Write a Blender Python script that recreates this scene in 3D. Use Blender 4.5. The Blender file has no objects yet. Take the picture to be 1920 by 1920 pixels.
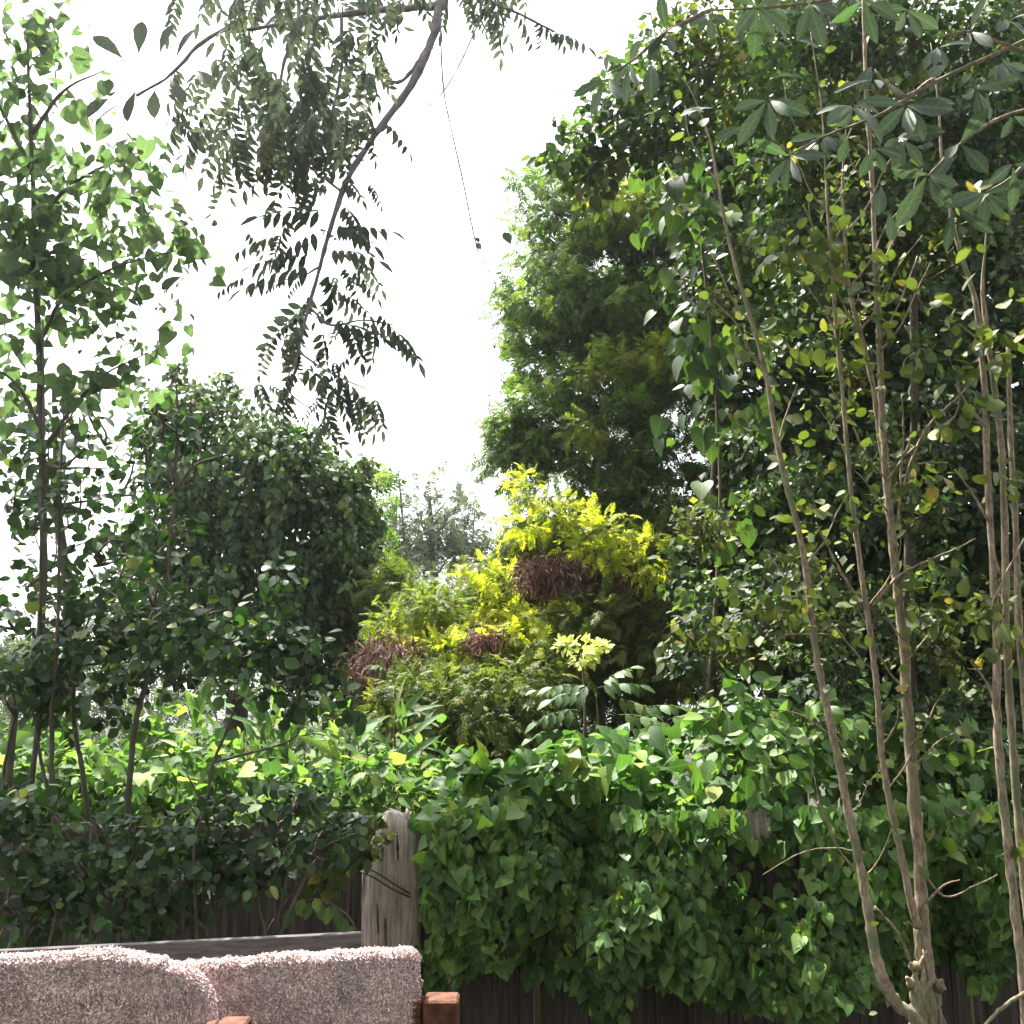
import bpy, math, random
import numpy as np
from mathutils import Vector, Matrix

random.seed(11)
rng = np.random.default_rng(11)
SC = bpy.context.scene
COL = SC.collection

# ------------------------------------------------------------------ camera
CAM = np.array([0.0, 0.0, 1.7])
PITCH = math.radians(12.0)
FOV = math.radians(55.0)
FPX = 960.0 / math.tan(FOV / 2)            # focal length in photo pixels (1920 wide)
cd = bpy.data.cameras.new('camera')
cd.sensor_width = 36.0
cd.angle = FOV
cd.clip_start = 0.05
cd.clip_end = 2000.0
cam = bpy.data.objects.new('camera', cd)
cam.location = CAM
cam.rotation_euler = (math.radians(90) + PITCH, 0, 0)
COL.objects.link(cam)
SC.camera = cam

# ------------------------------------------------------------------ light
SUN_EL, SUN_AZ = math.radians(64), math.radians(-38)    # azimuth from +y towards +x
wd = bpy.data.worlds.new('World')
SC.world = wd
wd.use_nodes = True
nt = wd.node_tree
nt.nodes.clear()
sky = nt.nodes.new('ShaderNodeTexSky')
sky.sky_type = 'NISHITA'
sky.sun_disc = False
sky.sun_elevation = SUN_EL
sky.sun_rotation = SUN_AZ
sky.air_density = 1.0
sky.dust_density = 3.0
hs = nt.nodes.new('ShaderNodeHueSaturation')
hs.inputs['Saturation'].default_value = 0.12           # thin bright cloud whitens the blue
hs.inputs['Value'].default_value = 0.95
bg = nt.nodes.new('ShaderNodeBackground')
bg.inputs['Strength'].default_value = 0.15
wo = nt.nodes.new('ShaderNodeOutputWorld')
nt.links.new(sky.outputs[0], hs.inputs['Color'])
nt.links.new(hs.outputs[0], bg.inputs['Color'])
nt.links.new(bg.outputs[0], wo.inputs['Surface'])

sl = bpy.data.lights.new('sun', 'SUN')
sl.energy = 5.0
sl.angle = math.radians(0.6)
sl.color = (1.0, 0.95, 0.86)
so = bpy.data.objects.new('sun', sl)
to_sun = Vector((math.sin(SUN_AZ) * math.cos(SUN_EL), math.cos(SUN_AZ) * math.cos(SUN_EL), math.sin(SUN_EL)))
so.rotation_euler = (-to_sun).to_track_quat('-Z', 'Y').to_euler()
so.location = (0, 0, 20)
COL.objects.link(so)

vs = SC.view_settings
vs.view_transform = 'Standard'
vs.look = 'None'
vs.exposure = 1.95
vs.gamma = 1.0
vs.use_curve_mapping = False
SC.render.engine = 'CYCLES'
cy = SC.cycles
cy.max_bounces = 7
cy.diffuse_bounces = 4
cy.glossy_bounces = 2
cy.transmission_bounces = 5
cy.transparent_max_bounces = 4
cy.caustics_reflective = False
cy.caustics_refractive = False
cy.sample_clamp_indirect = 6.0

# ------------------------------------------------------------------ helpers
FW = np.array([0, math.cos(PITCH), math.sin(PITCH)])
UP = np.array([0, -math.sin(PITCH), math.cos(PITCH)])
RT = np.array([1.0, 0, 0])


def at(px, py, Y):
    """World point on the plane y=Y seen at photo pixel (px, py)."""
    d = FW + RT * ((px - 960) / FPX) + UP * ((960 - py) / FPX)
    return CAM + d * (Y / d[1])


def at_many(px, py, Y):
    d = FW[None] + RT[None] * ((px - 960) / FPX)[:, None] + UP[None] * ((960 - py) / FPX)[:, None]
    return CAM[None] + d * (Y / d[:, 1])[:, None]


def mpp(P):
    return float((np.asarray(P) - CAM) @ FW) / FPX


def project(P):
    v = P - CAM[None]
    z = v @ FW
    zz = np.maximum(z, 0.05)
    return 960 + FPX * (v @ RT) / zz, 960 - FPX * (v @ UP) / zz, z


def unit(a):
    return a / np.maximum(np.linalg.norm(a, axis=-1, keepdims=True), 1e-9)


def tag(o, label=None, cat=None, group=None, kind=None):
    if label: o['label'] = label
    if cat: o['category'] = cat
    if group: o['group'] = group
    if kind: o['kind'] = kind
    return o


def empty(name, loc, label, cat, group=None):
    o = bpy.data.objects.new(name, None)
    o.empty_display_size = 0.1
    o.location = loc
    COL.objects.link(o)
    return tag(o, label, cat, group)


def np_mesh(name, V, T, tint=None, uv=None, mat=None, smooth=True):
    me = bpy.data.meshes.new(name)
    V = np.asarray(V, dtype=np.float32)
    T = np.asarray(T, dtype=np.int32)
    n = len(T)
    k = T.shape[1]
    me.vertices.add(len(V))
    me.vertices.foreach_set('co', V.ravel())
    me.loops.add(n * k)
    me.loops.foreach_set('vertex_index', T.ravel())
    me.polygons.add(n)
    me.polygons.foreach_set('loop_start', np.arange(0, n * k, k, dtype=np.int32))
    me.update(calc_edges=True)
    me.polygons.foreach_set('use_smooth', np.full(n, smooth, dtype=bool))
    if tint is not None:
        a = me.attributes.new('tint', 'FLOAT', 'POINT')
        a.data.foreach_set('value', np.asarray(tint, dtype=np.float32))
    if uv is not None:
        u = me.uv_layers.new(name='leafuv')
        u.data.foreach_set('uv', np.asarray(uv, dtype=np.float32)[T.ravel()].ravel())
    if mat: me.materials.append(mat)
    return me


def link(name, me, parent=None, loc=None):
    o = bpy.data.objects.new(name, me)
    if loc is not None: o.location = loc
    if parent is not None: o.parent = parent
    COL.objects.link(o)
    return o


# ------------------------------------------------------------------ materials
def nodes(m):
    m.use_nodes = True
    t = m.node_tree
    t.nodes.clear()
    return t, t.nodes.new, t.links.new


def leaf_mat(name, stops, trans=0.35, rough=0.42, spec=0.4, vein=0.0, boost=(1.5, 1.7, 0.7)):
    """stops: [(pos, rgb)...] picked at random for each leaf; translucent, slightly glossy."""
    m = bpy.data.materials.new(name)
    t, N, L = nodes(m)
    at_ = N('ShaderNodeAttribute'); at_.attribute_name = 'tint'
    oi = N('ShaderNodeObjectInfo')
    ad = N('ShaderNodeMath'); ad.operation = 'ADD'
    L(at_.outputs['Fac'], ad.inputs[0]); L(oi.outputs['Random'], ad.inputs[1])
    fr = N('ShaderNodeMath'); fr.operation = 'FRACT'
    L(ad.outputs[0], fr.inputs[0])
    rp = N('ShaderNodeValToRGB')
    while len(rp.color_ramp.elements) < len(stops): rp.color_ramp.elements.new(0.5)
    for e, (p, c) in zip(rp.color_ramp.elements, stops):
        e.position = p; e.color = (*c, 1)
    L(fr.outputs[0], rp.inputs[0])
    col = rp.outputs[0]
    # blotchy tone inside each leaf
    tc = N('ShaderNodeTexCoord')
    nz = N('ShaderNodeTexNoise'); nz.inputs['Scale'].default_value = 30; nz.inputs['Detail'].default_value = 3
    L(tc.outputs['Object'], nz.inputs['Vector'])
    mp = N('ShaderNodeMapRange'); mp.inputs[1].default_value = 0.3; mp.inputs[2].default_value = 0.7
    mp.inputs[3].default_value = 0.55; mp.inputs[4].default_value = 1.4
    L(nz.outputs[0], mp.inputs[0])
    mu = N('ShaderNodeMix'); mu.data_type = 'RGBA'; mu.blend_type = 'MULTIPLY'; mu.inputs[0].default_value = 1
    L(col, mu.inputs[6]); L(mp.outputs[0], mu.inputs[7])
    col = mu.outputs[2]
    if vein > 0:
        sx = N('ShaderNodeSeparateXYZ'); uvn = N('ShaderNodeUVMap'); uvn.uv_map = 'leafuv'
        L(uvn.outputs[0], sx.inputs[0])
        ab = N('ShaderNodeMath'); ab.operation = 'ABSOLUTE'; L(sx.outputs[0], ab.inputs[0])
        # midrib
        mr = N('ShaderNodeMapRange'); mr.inputs[1].default_value = 0.0; mr.inputs[2].default_value = 0.045
        mr.inputs[3].default_value = 1; mr.inputs[4].default_value = 0
        L(ab.outputs[0], mr.inputs[0])
        # side veins run out and forward
        m1 = N('ShaderNodeMath'); m1.operation = 'MULTIPLY_ADD'; m1.inputs[1].default_value = -0.8
        L(ab.outputs[0], m1.inputs[0]); L(sx.outputs[1], m1.inputs[2])
        m2 = N('ShaderNodeMath'); m2.operation = 'MULTIPLY'; m2.inputs[1].default_value = 42.0; L(m1.outputs[0], m2.inputs[0])
        m3 = N('ShaderNodeMath'); m3.operation = 'SINE'; L(m2.outputs[0], m3.inputs[0])
        m4 = N('ShaderNodeMapRange'); m4.inputs[1].default_value = 0.86; m4.inputs[2].default_value = 1.0
        m4.inputs[3].default_value = 0; m4.inputs[4].default_value = 0.7
        L(m3.outputs[0], m4.inputs[0])
        mx = N('ShaderNodeMath'); mx.operation = 'MAXIMUM'; L(mr.outputs[0], mx.inputs[0]); L(m4.outputs[0], mx.inputs[1])
        ms = N('ShaderNodeMath'); ms.operation = 'MULTIPLY'; ms.inputs[1].default_value = vein; L(mx.outputs[0], ms.inputs[0])
        vm = N('ShaderNodeMix'); vm.data_type = 'RGBA'; vm.blend_type = 'MIX'
        L(ms.outputs[0], vm.inputs[0]); L(col, vm.inputs[6]); vm.inputs[7].default_value = (0.28, 0.36, 0.16, 1)
        col = vm.outputs[2]
    pb = N('ShaderNodeBsdfPrincipled')
    pb.inputs['Roughness'].default_value = rough + .1
    pb.inputs['Specular IOR Level'].default_value = spec * .75
    L(col, pb.inputs['Base Color'])
    tb = N('ShaderNodeBsdfTranslucent')
    bm = N('ShaderNodeMix'); bm.data_type = 'RGBA'; bm.blend_type = 'MULTIPLY'; bm.inputs[0].default_value = 1
    L(col, bm.inputs[6]); bm.inputs[7].default_value = (*boost, 1)
    L(bm.outputs[2], tb.inputs['Color'])
    mix = N('ShaderNodeMixShader'); mix.inputs[0].default_value = trans
    L(pb.outputs[0], mix.inputs[1]); L(tb.outputs[0], mix.inputs[2])
    out = N('ShaderNodeOutputMaterial'); L(mix.outputs[0], out.inputs['Surface'])
    return m


def wood_mat(name, c1, c2, scale=(18, 18, 1.6), rough=0.85, bump=0.5, moss=None, dist=0.01):
    m = bpy.data.materials.new(name)
    t, N, L = nodes(m)
    tc = N('ShaderNodeTexCoord'); oi = N('ShaderNodeObjectInfo')
    mp = N('ShaderNodeMapping'); mp.inputs['Scale'].default_value = scale
    L(tc.outputs['Object'], mp.inputs['Vector'])
    av = N('ShaderNodeVectorMath'); av.operation = 'ADD'
    cb = N('ShaderNodeCombineXYZ'); ml = N('ShaderNodeMath'); ml.operation = 'MULTIPLY'; ml.inputs[1].default_value = 37
    L(oi.outputs['Random'], ml.inputs[0]); L(ml.outputs[0], cb.inputs[0]); L(ml.outputs[0], cb.inputs[2])
    L(mp.outputs[0], av.inputs[0]); L(cb.outputs[0], av.inputs[1])
    nz = N('ShaderNodeTexNoise'); nz.inputs['Scale'].default_value = 2.2; nz.inputs['Detail'].default_value = 8; nz.inputs['Roughness'].default_value = 0.65
    L(av.outputs[0], nz.inputs['Vector'])
    rp = N('ShaderNodeValToRGB')
    rp.color_ramp.elements[0].position = 0.3; rp.color_ramp.elements[0].color = (*c1, 1)
    rp.color_ramp.elements[1].position = 0.68; rp.color_ramp.elements[1].color = (*c2, 1)
    L(nz.outputs[0], rp.inputs[0])
    col = rp.outputs[0]
    if moss:
        n2 = N('ShaderNodeTexNoise'); n2.inputs['Scale'].default_value = 6; n2.inputs['Detail'].default_value = 5
        L(tc.outputs['Object'], n2.inputs['Vector'])
        r2 = N('ShaderNodeMapRange'); r2.inputs[1].default_value = 0.48; r2.inputs[2].default_value = 0.66
        L(n2.outputs[0], r2.inputs[0])
        mm = N('ShaderNodeMix'); mm.data_type = 'RGBA'
        L(r2.outputs[0], mm.inputs[0]); L(col, mm.inputs[6]); mm.inputs[7].default_value = (*moss, 1)
        col = mm.outputs[2]
    pb = N('ShaderNodeBsdfPrincipled'); pb.inputs['Roughness'].default_value = rough
    pb.inputs['Specular IOR Level'].default_value = 0.25
    L(col, pb.inputs['Base Color'])
    bp = N('ShaderNodeBump'); bp.inputs['Strength'].default_value = bump; bp.inputs['Distance'].default_value = dist
    L(nz.outputs[0], bp.inputs['Height']); L(bp.outputs[0], pb.inputs['Normal'])
    out = N('ShaderNodeOutputMaterial'); L(pb.outputs[0], out.inputs['Surface'])
    return m


# greens (base reflectance)
M = {}
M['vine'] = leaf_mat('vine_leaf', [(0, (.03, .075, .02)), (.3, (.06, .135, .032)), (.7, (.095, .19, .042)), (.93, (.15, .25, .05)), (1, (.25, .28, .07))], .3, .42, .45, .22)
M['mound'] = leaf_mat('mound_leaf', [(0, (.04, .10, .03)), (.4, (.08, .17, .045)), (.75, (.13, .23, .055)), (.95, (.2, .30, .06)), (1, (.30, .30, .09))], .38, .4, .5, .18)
M['weed'] = leaf_mat('weed_leaf', [(0, (.05, .12, .035)), (.5, (.085, .155, .05)), (.85, (.16, .25, .08)), (1, (.33, .36, .12))], .45, .5, .32, .15)
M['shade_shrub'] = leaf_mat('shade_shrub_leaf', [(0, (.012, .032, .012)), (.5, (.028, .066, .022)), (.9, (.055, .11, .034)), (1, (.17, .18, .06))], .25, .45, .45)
M['olive'] = leaf_mat('olive_leaf', [(0, (.045, .065, .018)), (.5, (.08, .105, .026)), (.9, (.12, .15, .04)), (.97, (.25, .24, .06)), (1, (.36, .25, .08))], .35, .45, .4)
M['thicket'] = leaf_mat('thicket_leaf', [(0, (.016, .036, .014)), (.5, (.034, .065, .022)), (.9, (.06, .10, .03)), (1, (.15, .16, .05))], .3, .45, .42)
M['dome'] = leaf_mat('draped_vine_leaf', [(0, (.022, .05, .022)), (.5, (.05, .095, .034)), (.85, (.09, .15, .042)), (1, (.2, .22, .07))], .32, .48, .4)
M['cedar'] = leaf_mat('feathery_leaf', [(0, (.05, .095, .03)), (.5, (.10, .17, .045)), (.85, (.16, .235, .055)), (1, (.26, .31, .07))], .38, .5, .35)
M['gold'] = leaf_mat('golden_leaf', [(0, (.22, .28, .03)), (.5, (.44, .46, .045)), (1, (.62, .58, .08))], .5, .5, .3)  # sunlight on the yellow new growth put into a brighter leaf colour
M['lime_feather'] = leaf_mat('lime_feather_leaf', [(0, (.09, .14, .025)), (.5, (.18, .23, .035)), (1, (.3, .32, .05))], .45, .5, .3)  # also used for sunlit patches painted onto the tall feathery tree
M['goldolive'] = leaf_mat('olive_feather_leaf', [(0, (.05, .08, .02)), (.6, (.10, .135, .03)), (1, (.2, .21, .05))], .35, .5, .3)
M['far'] = leaf_mat('far_leaf', [(0, (.055, .08, .06)), (.6, (.09, .115, .085)), (1, (.14, .155, .10))], .35, .6, .3)  # haze of distance put into a greyed leaf colour
M['lime'] = leaf_mat('backlit_leaf', [(0, (.06, .09, .05)), (.5, (.095, .145, .07)), (1, (.14, .19, .1))], .55, .45, .4, .15, (1.2, 1.4, .8))
M['pinnate'] = leaf_mat('pinnate_leaf', [(0, (.042, .056, .045)), (.5, (.062, .078, .06)), (1, (.09, .105, .07))], .34, .5, .35, 0, (1.2, 1.3, .9))
M['greyleaf'] = leaf_mat('grey_green_leaf', [(0, (.035, .058, .042)), (.5, (.06, .09, .065)), (.85, (.085, .12, .08)), (1, (.09, .18, .06))], .2, .45, .5, .2, (1.2, 1.4, .8))
M['elder'] = leaf_mat('elder_leaf', [(0, (.05, .11, .035)), (.5, (.09, .16, .045)), (1, (.15, .21, .07))], .35, .4, .5)
M['ivy'] = leaf_mat('ivy_leaf', [(0, (.03, .065, .022)), (.5, (.055, .11, .03)), (.9, (.09, .15, .035)), (1, (.22, .24, .06))], .34, .42, .45, .2)
M['flower'] = leaf_mat('flower_head', [(0, (.48, .52, .20)), (1, (.74, .74, .38))], .3, .6, .2)
M['dry'] = leaf_mat('dry_leaf', [(0, (.045, .026, .03)), (.5, (.10, .05, .055)), (1, (.18, .10, .09))], .2, .7, .2)
M['bark'] = wood_mat('pale_bark', (.07, .047, .032), (.47, .36, .26), (46, 46, 12), .88, .9, (.16, .17, .10), .006)
M['darkbark'] = wood_mat('dark_bark', (.05, .042, .036), (.15, .125, .10), (14, 14, 3.0), .9, .6, (.05, .06, .035))
M['twig'] = wood_mat('twig_bark', (.06, .045, .035), (.17, .13, .10), (30, 30, 6), .85, .3)
M['redtwig'] = wood_mat('dead_red_twig', (.09, .035, .035), (.26, .13, .11), (30, 30, 6), .85, .3)
M['liana'] = wood_mat('vine_stem', (.07, .06, .03), (.16, .14, .07), (30, 30, 6), .8, .3)
M['branchgrey'] = wood_mat('mauve_bark', (.14, .12, .13), (.3, .26, .28), (12, 12, 12), .85, .5)


# ------------------------------------------------------------------ leaf templates  (x side, y along, z up from blade)
def outline_leaf(rows, fold=0.18, curl=-0.12):
    """rows: [(y, halfwidth)], first and last may have zero width. Folded on the midrib."""
    V, UV, T = [], [], []
    idx = []
    for y, w in rows:
        zc = curl * y * y
        if w <= 1e-4:
            V.append((0, y, zc)); UV.append((0, y)); idx.append((len(V) - 1,) * 3)
        else:
            a = len(V)
            V += [(-w, y, zc + fold * w), (0, y, zc), (w, y, zc + fold * w)]
            UV += [(-w, y), (0, y), (w, y)]
            idx.append((a, a + 1, a + 2))
    for (l0, c0, r0), (l1, c1, r1) in zip(idx[:-1], idx[1:]):
        for a, b, c in ((l0, c0, c1), (l0, c1, l1), (c0, r0, r1), (c0, r1, c1)):
            if len({a, b, c}) == 3: T.append((a, b, c))
    return np.array(V, float), np.array(T), np.array(UV, float)


def heart_leaf():
    # lobes reach back past the stalk
    V = [(0, .02, 0), (0, .45, .0), (0, 1, -.16),
         (-.24, -.1, .03), (-.45, .06, .09), (-.47, .3, .1), (-.30, .64, .02),
         (.24, -.1, .03), (.45, .06, .09), (.47, .3, .1), (.30, .64, .02)]
    T = [(0, 3, 4), (0, 4, 5), (0, 5, 1), (1, 5, 6), (1, 6, 2), (0, 8, 7), (0, 9, 8), (0, 1, 9), (1, 10, 9), (1, 2, 10)]
    T = [(a, c, b) for a, b, c in T]
    V = np.array(V, float)
    return V, np.array(T), V[:, :2].copy()


def join(parts):
    V, T, U, o = [], [], [], 0
    for v, t, u in parts:
        V.append(v); T.append(t + o); U.append(u); o += len(v)
    return np.vstack(V), np.vstack(T), np.vstack(U)


def placed(tm, pos, ang, s, tilt=0.0, w=1.0, droop=0.0):
    v, t, u = tm
    v = v.copy(); v[:, 0] *= w; v *= s
    ct, st = math.cos(tilt), math.sin(tilt)
    v = np.stack([v[:, 0] * ct - v[:, 2] * st, v[:, 1], v[:, 0] * st + v[:, 2] * ct], 1)
    cr, sr = math.cos(droop), math.sin(droop)
    v = np.stack([v[:, 0], v[:, 1] * cr + v[:, 2] * sr, -v[:, 1] * sr + v[:, 2] * cr], 1)
    ca, sa = math.cos(ang), math.sin(ang)
    v = np.stack([v[:, 0] * ca + v[:, 1] * sa, -v[:, 0] * sa + v[:, 1] * ca, v[:, 2]], 1)
    return v + np.array(pos), t, u


OVATE = outline_leaf([(0, 0), (.18, .2), (.45, .27), (.75, .16), (1, 0)])
ROUND = outline_leaf([(0, 0), (.2, .3), (.55, .36), (.85, .2), (1, 0)])
LANCE = outline_leaf([(0, 0), (.2, .085), (.5, .12), (.8, .07), (1, 0)], .3, -.35)
OBLONG = outline_leaf([(0, 0.012), (.15, .05), (.4, .14), (.68, .18), (.88, .11), (1, 0)], .28, -.22)
CHIP = (np.array([(0, 0, 0), (-.26, .5, .06), (.26, .5, .06), (0, 1, -.08)], float), np.array([(0, 2, 1), (1, 2, 3)]),
        np.array([(0, 0), (-.26, .5), (.26, .5), (0, 1)], float))
SLIM = (np.array([(0, 0, 0), (-.11, .45, .03), (.11, .45, .03), (0, 1, -.1)], float), np.array([(0, 2, 1), (1, 2, 3)]),
        np.array([(0, 0), (-.11, .45), (.11, .45), (0, 1)], float))


def make_spray():
    ps = []
    r = random.Random(4)
    for i in range(6):
        y = .08 + i * .14
        for s in (-1, 1):
            ps.append(placed(SLIM, (0, y, -.12 * y * y), s * (1.0 - .45 * y), .42 * (1.05 - .55 * y) * r.uniform(.8, 1.15), r.uniform(-.6, .6), 1.5, r.uniform(-.1, .5)))
    ps.append(placed(SLIM, (0, .78, -.09), 0, .34, 0, 1.4, .3))
    ps.append(placed(SLIM, (0, 0, 0), 0, .95, 0, .35, .08))
    return join(ps)


def make_pinnate(n=6, ls=.31, w=1.35, seed=2):
    r = random.Random(seed)
    lf = outline_leaf([(0, 0), (.2, .11), (.5, .15), (.8, .08), (1, 0)], .25, -.25)
    ps = []
    for i in range(n):
        y = .16 + i * .72 / n
        z = -.35 * y * y
        for s in (-1, 1):
            ps.append(placed(lf, (0, y + r.uniform(-.02, .02), z), s * r.uniform(.85, 1.15), ls * r.uniform(.8, 1.1) * (1.05 - .35 * y), s * r.uniform(0, .4), w, r.uniform(.3, .8)))
    ps.append(placed(lf, (0, .88, -.28), r.uniform(-.1, .1), ls * .9, 0, w, .6))
    V, T, U = [], [], []
    for i in range(5):                                   # rachis ribbon
        y = i * .225
        for sx in (-.008, .008):
            V.append((sx, y, -.35 * y * y)); U.append((0, y))
    for i in range(4):
        a = 2 * i
        T += [(a, a + 1, a + 3), (a, a + 3, a + 2)]
    ps.append((np.array(V, float), np.array(T), np.array(U, float)))
    return join(ps)


TM = {'heart': heart_leaf(), 'ovate': OVATE, 'round': ROUND, 'lance': LANCE, 'oblong': OBLONG, 'chip': CHIP, 'slim': SLIM,
      'spray': make_spray(), 'pinnate': make_pinnate(), 'pinnate_big': make_pinnate(4, .42, 1.9, 5)}
TM_AREA = {k: .0 for k in TM}
for k, (v, t, u) in TM.items():
    TM_AREA[k] = float(np.sum(np.linalg.norm(np.cross(v[t[:, 1]] - v[t[:, 0]], v[t[:, 2]] - v[t[:, 0]]), axis=1)) / 2)
# plainer blades for the many leaves too small to show more
LOD8 = {'ovate': outline_leaf([(0, 0), (.3, .25), (.68, .2), (1, 0)]), 'round': outline_leaf([(0, 0), (.28, .33), (.72, .3), (1, 0)]), 'oblong': outline_leaf([(0, 0), (.4, .14), (.75, .17), (1, 0)], .28, -.22)}
LOD4 = {'ovate': outline_leaf([(0, 0), (.42, .29), (1, 0)]), 'round': outline_leaf([(0, 0), (.48, .38), (1, 0)]), 'oblong': outline_leaf([(0, 0), (.55, .19), (1, 0)], .28, -.22)}
LEAF_MESH = {}


def leaf_mesh(tm, mat):
    key = (tm, mat)
    if key not in LEAF_MESH:
        v, t, u = TM[tm]
        LEAF_MESH[key] = np_mesh('leaf_' + tm, v, t, None, u, M[mat])
    return LEAF_MESH[key]


# ------------------------------------------------------------------ tubes
def catmull(P, per=6):
    P = np.asarray(P, float)
    if len(P) < 3:
        return np.array([P[0] + (P[-1] - P[0]) * k / per for k in range(per + 1)]), np.linspace(0, 1, per + 1)
    Q = np.vstack([2 * P[0] - P[1], P, 2 * P[-1] - P[-2]])
    out, tt = [], []
    n = len(P) - 1
    for i in range(n):
        p0, p1, p2, p3 = Q[i:i + 4]
        for k in range(per):
            t = k / per
            out.append(.5 * ((2 * p1) + (-p0 + p2) * t + (2 * p0 - 5 * p1 + 4 * p2 - p3) * t * t + (-p0 + 3 * p1 - 3 * p2 + p3) * t ** 3))
            tt.append((i + t) / n)
    out.append(P[-1]); tt.append(1)
    return np.array(out), np.array(tt)


def tube_arrays(P, R, sides=8, per=6, bump=0.08, wob=0.0):
    C, tt = catmull(P, per)
    R = np.interp(tt, np.linspace(0, 1, len(R)), R)
    n = len(C)
    if wob > 0:
        w = rng.normal(size=(n, 3)) * wob * R[:, None]
        w[0] = 0; w[-1] = 0
        C = C + w
    tg = unit(np.gradient(C, axis=0))
    ref = np.array([0.0, 1, 0]) if abs(tg[0][1]) < .9 else np.array([1.0, 0, 0])
    a = unit(np.cross(tg, ref)); b = np.cross(tg, a)
    ang = np.arange(sides) * 2 * math.pi / sides
    rr = R[:, None] * (1 + bump * rng.normal(size=(n, sides)) + bump * 1.2 * rng.normal(size=(n, 1)))
    V = C[:, None, :] + rr[..., None] * (a[:, None, :] * np.cos(ang)[None, :, None] + b[:, None, :] * np.sin(ang)[None, :, None])
    V = V.reshape(-1, 3)
    i = np.arange(n - 1)[:, None] * sides
    j = np.arange(sides)[None]; j2 = (j + 1) % sides
    q = np.stack([i + j, i + j2, i + sides + j2, i + sides + j], -1).reshape(-1, 4)
    T = np.vstack([q[:, [0, 1, 2]], q[:, [0, 2, 3]]])
    caps = []
    for base, flip in ((0, True), ((n - 1) * sides, False)):
        for k in range(1, sides - 1):
            f = (base, base + k, base + k + 1)
            caps.append(f[::-1] if flip else f)
    return V, np.vstack([T, np.array(caps)])


# ------------------------------------------------------------------ plants
PLANTS = []


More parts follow.
